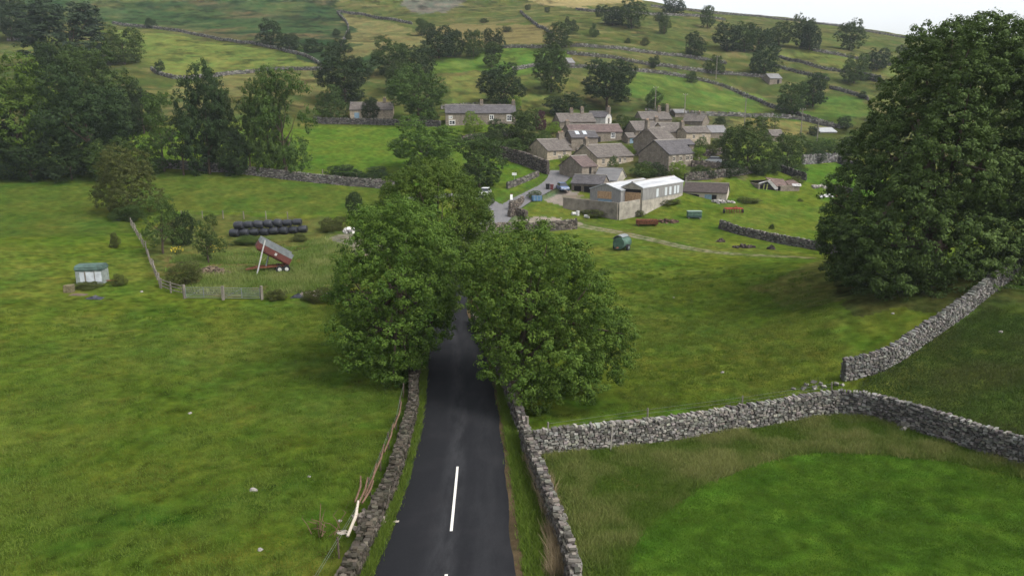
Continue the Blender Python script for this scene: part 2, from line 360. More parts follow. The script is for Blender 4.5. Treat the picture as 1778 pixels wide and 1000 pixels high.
# hillside and upper pastures
hillm = S(GDd, 190, 215)*1.
paint(hillm, (.062, .080, .020)); 
paint(hillm*S(n3, -.12, .2), (.082, .090, .030), .8)
paint(hillm*S(fbm(GX, GY*3, 9, 101), .05, .3), DRY, .55)
paint(hillm*S(fbm(GX, GY*2.5, 14, 105), .1, .28), DK, .5)
zones = [
 ([(170, 40), (300, 52), (480, 82), (565, 118), (640, 125), (700, 60), (590, 25), (560, -20), (560, -160), (-700, -160), (-700, 30)], BRACK, .78),
 ([(585, 24), (715, 42), (735, 70), (700, 95), (610, 100), (600, 60)], (.150, .140, .055), .8),
 ([(690, -4), (800, -4), (800, 12), (770, 24), (700, 20)], (.12, .115, .12), .55),
 ([(905, -8), (1110, -4), (1110, 8), (1010, 12), (920, 10)], (.26, .215, .10), .8),
 ([(740, 46), (960, 40), (980, 78), (870, 82), (740, 60)], (.175, .140, .060), .65),
 ([(200, 52), (480, 86), (560, 118), (500, 120), (370, 132), (270, 126), (215, 100)], (.115, .145, .034), .85),
 ([(300, 138), (420, 128), (560, 124), (570, 160), (440, 170), (300, 165)], (.14, .135, .05), .7),
 ([(0, 85), (60, 75), (60, 118), (0, 118)], (.11, .125, .035), .7),
 ([(755, 103), (900, 85), (1000, 90), (1000, 118), (870, 130), (760, 125)], (.072, .135, .020), .75),
 ([(770, 135), (890, 130), (1000, 150), (930, 185), (780, 185)], (.12, .14, .036), .7),
 ([(1080, 124), (1180, 132), (1290, 165), (1340, 190), (1230, 196), (1100, 172)], (.078, .125, .024), .8),
 ([(1230, 204), (1380, 206), (1460, 224), (1380, 235), (1250, 222)], (.16, .15, .05), .75),
 ([(1350, 210), (1420, 205), (1470, 222), (1540, 200), (1500, 175), (1420, 160), (1390, 190)], (.062, .115, .020), .8),
 ([(1350, 96), (1470, 122), (1560, 136), (1560, 116), (1460, 100), (1400, 88)], (.12, .14, .035), .6),
 ([(555, 217), (704, 219), (800, 240), (860, 270), (965, 304), (930, 316), (870, 334), (700, 326), (556, 314)], (.080, .132, .016), 1.),
 ([(230, 225), (700, 225), (700, 326), (400, 296), (230, 285)], (.078, .128, .016), 1.),
 ([(-400, 300), (100, 305), (280, 298), (420, 306), (690, 330), (690, 375), (330, 368), (240, 375), (235, 400), (160, 410), (-400, 420)], (.062, .094, .016), .7),
 ([(1395, 288), (1460, 284), (1540, 310), (1540, 345), (1440, 340), (1380, 305)], (.062, .125, .014), .9),
 # the yard with bales and tipping trailer
 ([(250, 400), (330, 372), (560, 378), (625, 395), (620, 500), (460, 516), (320, 510), (275, 480)], (.085, .094, .028), .75),
 ([(300, 445), (420, 440), (430, 480), (330, 495), (290, 475)], (.13, .10, .04), .6),
 ([(560, 420), (600, 402), (690, 410), (690, 440), (575, 445)], (.19, .17, .14), .75),
 ([(330, 498), (560, 488), (600, 500), (460, 512), (330, 512)], TAN, .45),
 # rough strip round the mown field
 ([(940, 790), (1182, 763), (1437, 719), (1505, 717), (1778, 804), (2300, 980), (2300, 1400), (1010, 1400), (1000, 1000), (968, 880)], (.085, .115, .020), .9),
 ([(1050, 800), (1182, 770), (1437, 724), (1520, 724), (1700, 785), (1640, 800), (1440, 776), (1290, 805), (1200, 840), (1120, 870)], TAN, .42),
 ([(1105, 782), (1200, 775), (1215, 820), (1150, 850), (1100, 830)], (.045, .065, .02), .6),
 ([(1085, 1400), (1088, 969), (1109, 922), (1182, 865), (1218, 839), (1286, 813), (1359, 789), (1442, 782), (1546, 787), (1650, 797), (1778, 826), (2000, 880), (2400, 1000), (2400, 1500)], (.060, .114, .012), 1.),
 # the knoll under the big tree
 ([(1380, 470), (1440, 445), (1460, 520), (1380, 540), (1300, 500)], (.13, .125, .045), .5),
 ([(1440, 470), (1800, 480), (1800, 520), (1650, 545), (1560, 540), (1480, 555), (1450, 520)], (.046, .050, .020), .7),  # shade below the big tree put into the ground colour
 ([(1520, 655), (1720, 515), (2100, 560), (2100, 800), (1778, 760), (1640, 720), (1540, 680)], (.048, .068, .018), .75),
 ([(860, 228), (960, 205), (1110, 196), (1260, 200), (1270, 296), (1180, 312), (1100, 312), (1000, 300), (940, 262), (860, 258)], (.062, .066, .028), .75),
 # concrete apron, yard, village yards
 ([(858, 388), (872, 378), (884, 364), (905, 372), (985, 380), (1000, 390), (960, 392), (900, 390)], (.27, .235, .20), 1.),
 ([(930, 342), (948, 330), (985, 326), (1000, 335), (985, 354), (950, 352)], (.24, .215, .18), 1.),
 ([(990, 340), (1030, 345), (1070, 352), (1110, 350), (1100, 372), (1074, 378), (985, 358)], (.17, .15, .11), .9),
 ([(1205, 275), (1255, 270), (1265, 285), (1225, 292)], (.30, .27, .22), .6),
 ([(1190, 300), (1300, 296), (1300, 308), (1190, 312)], (.15, .14, .07), .6),
]
MOWN = [i for i, z in enumerate(zones) if z[1] == (.060, .114, .012)][0]
for P, c, f in zones:
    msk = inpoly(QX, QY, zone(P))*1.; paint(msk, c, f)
    if c is BRACK:
        paint(msk*S(fbm(GX, GY*1.6, 26, 180), .04, .14), (.105, .078, .042), .6); paint(msk*S(fbm(GX, GY*1.8, 11, 185), .03, .12), (.016, .034, .014), .75); paint(msk*S(fbm(GX*.6, GY*2, 14, 188), .08, .18), (.075, .090, .030), .6)
# mower rounds in the bright field, tracks, ageing and wear
mown = inpoly(QX, QY, zone(zones[25][0] if False else [(1085, 1400), (1088, 969), (1109, 922), (1182, 865), (1218, 839), (1286, 813), (1359, 789), (1442, 782), (1546, 787), (1650, 797), (1778, 826), (2000, 880), (2400, 1000), (2400, 1500)]))
cc = ground(1500, 1150)
rr = np.hypot(GX-cc[0]-6, (GY-cc[1])*1.25)+n1*3
paint(mown*S(np.sin(rr*2.6)+n2*3, .2, 1.4), (.030, .098, .008), .35)
paint(mown*S(n2+n1, .1, .5), (.070, .160, .016), .6)
lef = (GX < 0)*(GDd < 90)*(drd > 4)
paint(lef*S(fbm(GX, GY*1.7, 5, 120), .02, .25), (.106, .136, .026), .5)
paint(lef*S(-fbm(GX*1.3, GY, 4, 125), .04, .25), (.048, .092, .012), .45)
rt = (GX > 3)*(GDd < 125)*(~mown)
paint(rt*S(fbm(GX, GY*1.5, 7, 130), .0, .25), (.104, .136, .026), .45)
paint(rt*S(-fbm(GX*1.2, GY, 6, 133), .05, .25), (.052, .098, .013), .4)
trk = dist_path(GX, GY, track_pts)
paint(S(-np.abs(trk-.75), -.55, -.3)*(S(n4, -.4, .1)), (.22, .195, .14), .85)
paint(S(-trk, -.35, -.15), (.08, .10, .03), .3)
t2 = dist_path(GX, GY, path_px([(1010, 384), (1060, 396), (1110, 405), (1180, 415), (1250, 432), (1330, 438), (1420, 450)], step=1.))
paint(S(-np.abs(t2-.8), -.3, -.1), (.05, .06, .022), .5)
# tyre lines down the slope of the middle field
for L in ([(1040, 450), (1100, 475), (1140, 510), (1180, 560), (1290, 600), (1360, 640)], [(1290, 560), (1330, 590), (1380, 620)]):
    t3 = dist_path(GX, GY, path_px(L, step=1.)); paint(S(-np.abs(t3-.7), -.3, -.05), (.035, .070, .014), .45)
# dirt strip beside the tarmac, brighter grass of the verge
vd = (GDd < 160)*1.
paint(S(-drd, -4.4, -3.6)*vd, (.066, .115, .018), .7)
side = np.zeros(GX.shape)
near = drd < 4; ix = np.argwhere(near)
for (i, j) in ix[::1] if len(ix) < 1 else []: pass
rx = np.interp(GY, road_pts[:150, 1], road_pts[:150, 0])
right_side = (GX > rx)*(GY < 75)
paint(S(-np.abs(drd-HWG-.15), -.34, -.18)*right_side, (.115, .075, .052), .85)
paint(S(-np.abs(drd-HWG-.02), -.25, -.1)*(1-right_side)*vd, (.05, .06, .025), .7)
wetl = (1+1.5*n4*(GDd < 200)+.45*n2+.5*n1*(GDd < 140)+(GDd > 190)*(1.0*fbm(GX, GY*1.5, 6, 140)+.7*fbm(GX, GY*2, 18, 150)+1.2*fbm(GX, GY, 2.2, 155)))
yel = fbm(GX, GY, 4.2, 160)*2.2+fbm(GX, GY, 1.1, 165)*1.6
bare = S(col[..., 0]/col[..., 1], 1.02, 1.10)*(col[..., 0] > .10); mown_ = inpoly(GX, GY, np.array(zone(zones[MOWN][0]))); yel = yel*(1-bare)*np.where(mown_, .45, 1)*.45; wetl = 1+(wetl-1)*(1-.6*bare)*.62+.9*fbm(GX, GY, .45, 175, 2)*(GDd < 110)
notroad = (drd > 2.3)[..., None]
tint = np.stack([1+.75*yel, 1+.15*yel, 1+.3*yel], -1)
col *= np.where(notroad, np.clip(wetl, .35, 1.9)[..., None]*np.clip(tint, .55, 1.8), 1)
col *= 1-.55*((GDd > 190)*S(fbm(GX, GY*2, 5, 170), .10, .2)*S(fbm(GX, GY, 40, 171), -.1, .1))[..., None]
col = np.clip(col, .004, .8)

def ground_material():
    m, nt = newmat('field_grass'); n = N(nt)
    g = n('ShaderNodeTexCoord').outputs['Object']
    a = n('ShaderNodeAttribute', attribute_name='col').outputs['Color']
    mp = n('ShaderNodeMapping', ins={'Vector': g, 'Scale': (1., 1., 1.)}).outputs[0]
    f1 = n('ShaderNodeTexNoise', ins={'Vector': mp, 'Scale': 5.5, 'Detail': 5., 'Roughness': .75}).outputs['Fac']
    f2 = n('ShaderNodeTexNoise', ins={'Vector': mp, 'Scale': .8, 'Detail': 5., 'Roughness': .7, 'Distortion': .4}).outputs['Fac']
    f3 = n('ShaderNodeTexNoise', ins={'Vector': mp, 'Scale': 22., 'Detail': 3., 'Roughness': .6}).outputs['Fac']
    c = mixc(n, ramp(n, f1, [(.3, .62), (.7, 0.)]), a, mixc(n, 1., a, (.42, .50, .40), 'MULTIPLY'))
    c = mixc(n, ramp(n, f2, [(.42, 0.), (.75, .5)]), c, mixc(n, 1., a, (1.55, 1.15, 1.35), 'MULTIPLY'))
    c = mixc(n, ramp(n, f3, [(.35, .4), (.6, 0.)]), c, mixc(n, 1., a, (.5, .55, .5), 'MULTIPLY'))
    p = n('ShaderNodeBsdfPrincipled', ins={'Base Color': c, 'Roughness': 1., 'Specular IOR Level': .0})
    h = n('ShaderNodeMath', operation='ADD', ins={0: f1, 1: f3}).outputs[0]
    b = n('ShaderNodeBump', ins={'Height': h, 'Strength': .8, 'Distance': .12})
    nt.links.new(b.outputs[0], p.inputs['Normal'])
    o = n('ShaderNodeOutputMaterial'); nt.links.new(p.outputs[0], o.inputs[0]); return m
na, nl = GX.shape
idx = np.arange(na*nl).reshape(na, nl)
Fg = np.stack([idx[:-1, :-1], idx[:-1, 1:], idx[1:, 1:], idx[1:, :-1]], -1).reshape(-1, 4)[:, ::-1]
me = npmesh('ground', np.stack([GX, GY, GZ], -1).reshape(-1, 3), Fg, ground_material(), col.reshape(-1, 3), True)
tag(link('ground', me), kind='structure')

# ------------------------------------------------------------------ road
def strip(name, P, hw, mat, lift=.02, nx=9, u0=-1., u1=1.):
    P = np.asarray(P); hw = P[:, 3][:, None] if hw is None else hw; T = np.gradient(P[:, :2], axis=0); T /= np.linalg.norm(T, axis=1)[:, None]; Nn = np.stack([T[:, 1], -T[:, 0]], 1)
    u = np.linspace(u0, u1, nx); wob = 1+.02*np.sin(np.arange(len(P))*.9)+.03*(rng.rand(len(P))-.5)
    X = P[:, None, 0]+Nn[:, None, 0]*u*hw*wob[:, None]; Y = P[:, None, 1]+Nn[:, None, 1]*u*hw*wob[:, None]
    zc = H(P[:, 0], P[:, 1]); Z = .5*H(X, Y)+.5*zc[:, None]+lift-.04*(np.abs(u)**2)[None]
    far = np.arange(len(P))/len(P)
    col = np.zeros(X.shape+(3,)); col[..., 0] = np.abs(u)[None]; col[..., 1] = (u[None]+1)/2; col[..., 2] = np.clip((P[:, 1]-95)/20, 0, 1)[:, None]
    i = np.arange(X.size).reshape(X.shape)
    Fa = np.stack([i[:-1, :-1], i[:-1, 1:], i[1:, 1:], i[1:, :-1]], -1).reshape(-1, 4)
    return npmesh(name, np.stack([X, Y, Z], -1).reshape(-1, 3), Fa, mat, col.reshape(-1, 3), True)
def road_material():
    m, nt = newmat('tarmac'); n = N(nt)
    g = n('ShaderNodeTexCoord').outputs['Object']
    at_ = n('ShaderNodeAttribute', attribute_name='col'); s = n('ShaderNodeSeparateColor', ins={0: at_.outputs['Color']})
    mp = n('ShaderNodeMapping', ins={'Vector': g, 'Scale': (1.2, .22, 1.)}).outputs[0]
    f1 = n('ShaderNodeTexNoise', ins={'Vector': mp, 'Scale': 1.1, 'Detail': 6., 'Roughness': .7}).outputs['Fac']
    f2 = n('ShaderNodeTexNoise', ins={'Vector': g, 'Scale': .45, 'Detail': 5., 'Roughness': .6}).outputs['Fac']
    f3 = n('ShaderNodeTexNoise', ins={'Vector': g, 'Scale': 14., 'Detail': 5., 'Roughness': .8}).outputs['Fac']
    cen = ramp(n, s.outputs[1], [(0., 0.), (.30, .1), (.44, .75), (.52, .75), (.60, .15), (.80, .40), (1., .15)])
    k = n('ShaderNodeMath', operation='MULTIPLY', ins={0: cen, 1: ramp(n, f1, [(.36, .05), (.62, 1.)])}).outputs[0]
    c = mixc(n, k, (.0150, .0157, .0178), (.040, .041, .044))
    c = mixc(n, ramp(n, f2, [(.5, 0.), (.72, .28)]), c, (.036, .035, .037))
    c = mixc(n, ramp(n, f3, [(.4, .35), (.7, 0.)]), c, mixc(n, 1., c, (.5, .5, .5), 'MULTIPLY'))
    c = mixc(n, s.outputs[2], c, mixc(n, ramp(n, f1, [(.3, 0.), (.7, 1.)]), (.105, .105, .11), (.155, .15, .15)))
    p = n('ShaderNodeBsdfPrincipled', ins={'Base Color': c, 'Roughness': .9, 'Specular IOR Level': .06})
    b = n('ShaderNodeBump', ins={'Height': f3, 'Strength': .4, 'Distance': .01}); nt.links.new(b.outputs[0], p.inputs['Normal'])
    o = n('ShaderNodeOutputMaterial'); nt.links.new(p.outputs[0], o.inputs[0]); return m
RM = road_material()
tag(link('road', strip('road', road_pts, None, RM)), kind='structure')
tag(link('side_road', strip('side_road', side_pts[2:], 1.8, RM, lift=.0)), kind='structure')
wp = pmat('road_paint', (.62, .61, .56), .7, .12, 3., stretch=(4, .5, 1))
def dash(L):
    P = resample([ground(*q) for q in L], .5); me = strip('marking', P, .06, wp, .085, 2); return tag(link('road_marking', me), kind='structure')
dash([(783.5, 923), (794.5, 811)]); dash([(760, 1105), (775, 998)]); dash([(737, 1350), (756, 1150)])

# ------------------------------------------------------------------ drystone walls
WM = pmat('drystone', (1., 1., 1.), .95, .3, 2.2, .5, 14, attr=True, spec=.12)
def stone_wall(label, P, h=1.25, tb=.6, tt=.42, sl=.32, sh=.17, tone=(.24, .225, .20), group=None, cap=True, wob=.08, name='drystone_wall', cat='stone wall', seed=0, gap=None, moss=0., top=None):
    P = np.asarray(P, float); P = resample(P, max(.4, sl)); O = P[0].copy(); O[2] = H(O[0], O[1])
    T = np.gradient(P[:, :2], axis=0); T /= np.linalg.norm(T, axis=1)[:, None]+1e-9
    d = np.r_[0, np.cumsum(np.hypot(*(np.diff(P[:, :2], axis=0).T)))]; Ltot = d[-1]
    zb = H(P[:, 0], P[:, 1]); kk = max(1, int(2/max(.4, sl)))
    if len(zb) > 2*kk+1: zb = np.convolve(np.pad(zb, kk, 'edge'), np.ones(2*kk+1)/(2*kk+1), 'valid')
    hh = h*(1+wob*2*fbm(d, d*0+seed, 5, 200+seed, 3))
    cens, dims, yaws, cols = [], [], [], []
    def put(s, off, z, l, dp, hz, extra=0.):
        x = np.interp(s, d, P[:, 0]); y = np.interp(s, d, P[:, 1]); tx = np.interp(s, d, T[:, 0]); ty = np.interp(s, d, T[:, 1])
        zz = np.interp(s, d, zb)
        cens.append(np.stack([x+ty*off, y-tx*off, zz+z], 1)); dims.append(np.stack([l, dp, hz], 1)); yaws.append(np.arctan2(ty, tx)+rng.uniform(-.12, .12, len(s)))
        q = rng.rand(len(s), 1); t = np.array(tone)[None]*.72*(.42+1.15*q**1.5)
        t = t*(1+rng.uniform(-.06, .06, (len(s), 3))); t = t*(1+extra)
        if moss: t = t*(1-moss*(rng.rand(len(s), 1) < .5))+np.array((.04, .05, .015))*moss*.6
        cols.append(t)
    nr = int(h*1.15/sh)+1
    for r in range(nr):
        z = (r+.5)*sh-.05; f = min(1, z/h); th = tb+(tt-tb)*f
        n = int(Ltot/sl*1.05)+1; l = rng.uniform(.55, 1.5, n); e = np.cumsum(l); l = l*Ltot/e[-1]; s = np.cumsum(l)-l/2
        keep = z < np.interp(s, d, hh)-sh*.4
        if gap: keep &= ~((s > gap[0]+r*.25) & (s < gap[1]-r*.25))
        s, l = s[keep], l[keep]; m = len(s)
        if not m: continue
        for sd in (-1, 1):
            dp = rng.uniform(.7, 1.25, m)*min(.26, th*.5)
            put(s, sd*(th/2-dp*.42+rng.uniform(-.04, .05, m)), z+rng.uniform(-.04, .04, m), l*rng.uniform(.78, 1., m), dp, sh*rng.uniform(.65, 1.15, m))
    if top == 'rubble':
        cap = False; n = int(Ltot/sl*3.2); s = rng.uniform(0, Ltot, n)
        if gap: s = s[~((s > gap[0]) & (s < gap[1]))]
        n = len(s); hz = np.interp(s, d, hh); q = rng.uniform(-1, 1, n)
        put(s, q*tt*.42, hz-abs(q)*.08+rng.uniform(-.10, .07, n), rng.uniform(.5, 1.2, n)*sl, rng.uniform(.14, .32, n), sh*rng.uniform(.5, 1.1, n), -.08)
    if cap:
        cs = sl*.72; n = int(Ltot/cs); s = (np.arange(n)+rng.uniform(.3, .7, n))*cs
        hz = np.interp(s, d, hh)
        if gap: k = ~((s > gap[0]) & (s < gap[1])); s, hz = s[k], hz[k]
        m = len(s)
        put(s, rng.uniform(-.07, .07, m), hz+rng.uniform(-.05, .04, m), rng.uniform(.6, 1.2, m)*cs, tt*rng.uniform(.55, 1.15, m), sh*1.2*rng.uniform(.6, 1.5, m), .08)
    V, Fa = boxes(np.concatenate(cens), np.concatenate(dims), np.concatenate(yaws), .16)
    col = np.repeat(np.concatenate(cols), 8, 0)
    # hearting inside: dark core added to block light, gap shade in its colour
    N2 = np.stack([T[:, 1], -T[:, 0]], 1); hi = hh-sh*.6
    if gap: hi = np.where((d > gap[0]-.2) & (d < gap[1]+.2), .25, hi)
    k = len(P); a = P[:, :2]+N2*(tb/2-.14); b = P[:, :2]-N2*(tb/2-.14); at_ = P[:, :2]+N2*(tt/2-.12); bt = P[:, :2]-N2*(tt/2-.12)
    c4 = np.stack([np.c_[a, zb-.5], np.c_[at_, zb+hi], np.c_[bt, zb+hi], np.c_[b, zb-.5]], 1)
    i0 = len(V)+4*np.arange(k-1)
    Fc = np.concatenate([np.stack([i0+q, i0+q+4, i0+q+5, i0+q+1], 1) for q in range(3)]+[np.array([[len(V), len(V)+1, len(V)+2, len(V)+3], [len(V)+4*k-1, len(V)+4*k-2, len(V)+4*k-3, len(V)+4*k-4]])])
    V = np.concatenate([V, c4.reshape(-1, 3)]); Fa = np.concatenate([Fa, Fc]); col = np.concatenate([col, np.tile(np.array(tone)*.42, (4*k, 1))])
    me = npmesh(name, V-O, Fa, WM, col)
    return tag(link(name, me, None, O), label, cat, group)
GW = 'drystone walls round the near fields'; HW = 'drystone walls across the hillside'; VW = 'stone walls about the village and farm'
LT = (.27, .255, .225); DW = (.15, .14, .125)
stone_wall('long pale drystone wall running from the roadside wall across to the corner of the mown field', path_px([(926, 789), (1078, 773), (1182, 761), (1286, 743), (1369, 730), (1420, 720), (1452, 717)], step=.3), 1.4, sl=.23, sh=.12, tone=(.30, .285, .25), group=GW, seed=1, wob=.05)
stone_wall('drystone wall from the field corner down to the right edge in front of the dark slope', path_px([(1449, 716), (1505, 719), (1546, 730), (1624, 756), (1702, 782), (1778, 803), (1900, 845), (2050, 900)], step=.3), 1.35, sl=.23, sh=.12, tone=(.245, .235, .215), group=GW, seed=2, wob=.05)
stone_wall('drystone wall climbing the bank to the big tree from a squared end', path_px([(1462, 660), (1520, 646), (1556, 628), (1598, 597), (1650, 563), (1718, 511), (1765, 478)], step=.3), 1.35, sl=.23, sh=.12, tone=(.26, .25, .225), group=GW, seed=3, wob=.04)
stone_wall('drystone wall along the right verge of the road with dead grass against it', path_px([(1012, 1250), (1008, 1100), (1000, 1000), (995, 962), (977, 905), (954, 848), (935, 799), (918, 757), (909, 728)], h=1.15, step=.3), 1.15, .55, .42, sl=.27, sh=.14, top='rubble', tone=(.235, .215, .185), group=GW, seed=4)
stone_wall('short drystone wall at the foot of the right-hand roadside ash tree', path_px([(908, 722), (896, 694), (884, 660), (868, 620), (852, 588), (835, 560), (822, 540)], h=1.1, step=.3), 1.1, sl=.27, sh=.14, top='rubble', tone=(.20, .18, .16), group=GW, seed=5)
_gp = path_px([(500, 1210), (560, 1060), (582, 1018), (601, 985), (620, 945), (639, 905)], h=.9, step=.3); GAPA = np.hypot(*np.diff(_gp[:, :2], axis=0).T).sum()-1.6; GAPB = GAPA+1.3
stone_wall('low mossy tumbledown wall along the left verge with a gap near a broken rail', path_px([(500, 1210), (560, 1060), (582, 1018), (601, 985), (620, 945), (639, 905), (654, 867), (673, 833), (692, 780), (707, 730), (718, 690), (717, 655), (722, 620), (732, 585), (741, 560)], h=.9, step=.3), .95, .66, .5, sl=.26, sh=.13, top='rubble', gap=(GAPA, GAPB), tone=(.125, .105, .088), group=GW, seed=6, moss=.3, wob=.2)
stone_wall('pale wall along the foot of the left-hand trees beyond the bale yard', path_px([(275, 292), (350, 297), (420, 302), (560, 318), (620, 324), (685, 329)], step=.5), 1.6, sl=.42, sh=.22, tone=(.27, .25, .225), group=VW, seed=7)
stone_wall('short thick rubble wall before the concrete apron behind the right roadside tree', path_px([(822, 414), (850, 405), (905, 402), (960, 400), (1002, 397)], step=.5), 1.5, .8, .6, sl=.4, sh=.22, tone=(.25, .22, .18), group=VW, seed=8, wob=.15)
stone_wall('rubble wall stub in the junction beside the white marker', path_px([(884, 378), (893, 372), (905, 375), (914, 381)], step=.5), 1.3, .8, .6, sl=.4, sh=.22, tone=(.22, .185, .15), group=VW, seed=9, wob=.2)
stone_wall('crumbling wall between the village road and the blue tank', path_px([(885, 366), (900, 360), (908, 350)], step=.5), 1.3, .7, .5, sl=.4, sh=.22, tone=(.27, .23, .19), group=VW, seed=10, wob=.2)
stone_wall('low wall edging the village road below the bright green paddock', path_px([(880, 328), (905, 319), (935, 306)], step=.5), 1.1, sl=.4, sh=.22, tone=(.25, .23, .20), group=VW, seed=11)
stone_wall('high brown garden wall falling along the top of the small paddock', path_px([(858, 272), (890, 280), (920, 291), (952, 303)], step=.5), 2.6, .8, .6, sl=.45, sh=.25, tone=(.19, .165, .145), group=VW, seed=12)
stone_wall('straight dark wall along the top of the bright green field', path_px([(545, 214), (610, 216), (660, 217), (712, 219), (765, 221)], step=.6), 1.5, sl=.5, sh=.28, tone=(.17, .16, .145), group=VW, seed=13)
stone_wall('garden wall behind the low dark roofed shed', path_px([(1188, 314), (1225, 313), (1265, 307), (1300, 302), (1338, 292)], step=.6), 1.5, sl=.5, sh=.28, tone=(.20, .18, .155), group=VW, seed=14)
stone_wall('wall dropping behind the ruined barn', path_px([(1341, 292), (1360, 300), (1385, 310), (1400, 314)], step=.6), 1.4, sl=.5, sh=.28, tone=(.15, .14, .125), group=VW, seed=15)
stone_wall('tall pale concrete-grey wall under the hedge at the back of the right paddock', path_px([(1392, 286), (1420, 284), (1453, 281)], step=.6), 2.0, sl=.7, sh=.35, tone=(.27, .26, .245), group=VW, seed=16)
stone_wall('wall running from the pale paddock wall down to the big tree', path_px([(1455, 283), (1475, 292), (1500, 302), (1530, 312)], step=.6), 1.6, sl=.5, sh=.28, tone=(.19, .18, .165), group=VW, seed=17)
stone_wall('short length of wall at the lower edge of the right paddock', path_px([(1434, 333), (1456, 336), (1480, 340)], step=.6), 1.4, sl=.5, sh=.28, tone=(.16, .15, .135), group=VW, seed=18)
stone_wall('tumbled wall crossing the pasture to the edge of the big tree', path_px([(1250, 396), (1285, 408), (1340, 420), (1400, 430), (1448, 440), (1500, 452)], step=.5), 1.25, .75, .5, sl=.4, sh=.22, tone=(.23, .215, .19), group=VW, seed=19, wob=.2)
stone_wall('retaining wall across the gardens right of the mullioned house', path_px([(1206, 272), (1230, 272), (1256, 268)], step=.6), 1.3, sl=.5, sh=.28, tone=(.20, .17, .145), group=VW, seed=21)
stone_wall('garden wall before the terrace and behind the parked pale car', path_px([(1200, 290), (1225, 290), (1250, 294)], step=.6), 1.2, sl=.5, sh=.28, tone=(.22, .19, .16), group=VW, seed=22)
stone_wall('low wall at the foot of the long red-roofed house', path_px([(1000, 266), (1030, 262), (1062, 262)], step=.6), 1.0, sl=.5, sh=.28, tone=(.20, .175, .15), group=VW, seed=23)
stone_wall('wall dividing the gardens below the long white windowed house', path_px([(800, 246), (850, 240), (900, 236)], step=.6), 1.2, sl=.5, sh=.28, tone=(.17, .15, .13), group=VW, seed=24)
hw = [
 ('wall climbing from the upper left along the top of the pale green hill pasture', [(195, 42), (300, 54), (400, 72), (480, 86), (530, 97), (560, 117)]),
 ('wall along the lower side of the upper left hill pasture', [(568, 124), (500, 121), (420, 128), (370, 135), (310, 140), (280, 132), (262, 122)]),
 ('zigzag wall going down beside dark bushes at the left of the tan hill pasture', [(585, 22), (608, 46), (600, 68), (592, 82)]),
 ('wall along the top of the tan hill pasture below the scree', [(588, 22), (650, 31), (690, 38), (716, 43)]),
 ('wall dropping down the brown hill from the upper track', [(903, 22), (918, 34), (935, 50), (960, 62)]),
 ('wall over the bright strip of pasture right of the middle hill copse', [(868, 84), (910, 83), (960, 84), (985, 82)]),
 ('long wall running right beneath the scattered hawthorns on the hill', [(989, 82), (1060, 86), (1128, 93), (1204, 102), (1262, 112)]),
 ('wall below that crossing the hill to the little stone field barn', [(984, 94), (1097, 109), (1160, 118), (1231, 127), (1294, 132), (1336, 137)]),
 ('long curving wall sweeping down right past the field barn to the valley', [(980, 119), (1070, 122), (1160, 130), (1191, 136), (1249, 148), (1294, 166), (1339, 188), (1384, 200), (1429, 216), (1458, 224)]),
 ('wall high on the right hill running toward the big tree', [(1352, 100), (1411, 118), (1460, 125), (1530, 138)]),
 ('short wall stepping right from the field barn trees', [(1344, 116), (1384, 127), (1440, 141)]),
 ('wall curving down behind the right hand pair of hill trees', [(1440, 154), (1474, 163), (1508, 175)]),
 ('wall beside small bushes far right on the hill', [(1480, 134), (1512, 139), (1545, 148)]),
 ('highest wall on the right hill under the skyline trees', [(1411, 89), (1465, 98), (1563, 118)]),
 ('wall along the foot of the hill behind the village roofs', [(1120, 196), (1225, 203), (1333, 204), (1378, 206), (1450, 223)]),
 ('dark wall following the skyline ridge of the hill', [(1130, 12), (1225, 23), (1350, 34), (1480, 52), (1600, 70)]),
 ('wall on the brow between the two ridge trees', [(1000, 18), (1050, 22), (1100, 24), (1190, 28), (1260, 36)]),
 ('short wall crossing the pasture behind the dense dark domed tree', [(890, 123), (915, 119), (950, 112)]),
 ('wall seen between the dark trees above the left hand wood', [(12, 72), (40, 70), (70, 72)]),
 ('wall behind the long white windowed house', [(765, 190), (800, 186), (850, 186), (905, 188)]),
]
for i, (lb, L) in enumerate(hw):
    stone_wall('drystone '+lb, path_px(L, step=1.2), .98, .6, .45, sl=.9, sh=.4, tone=(.25, .24, .215), group=HW, seed=30+i, wob=.15)

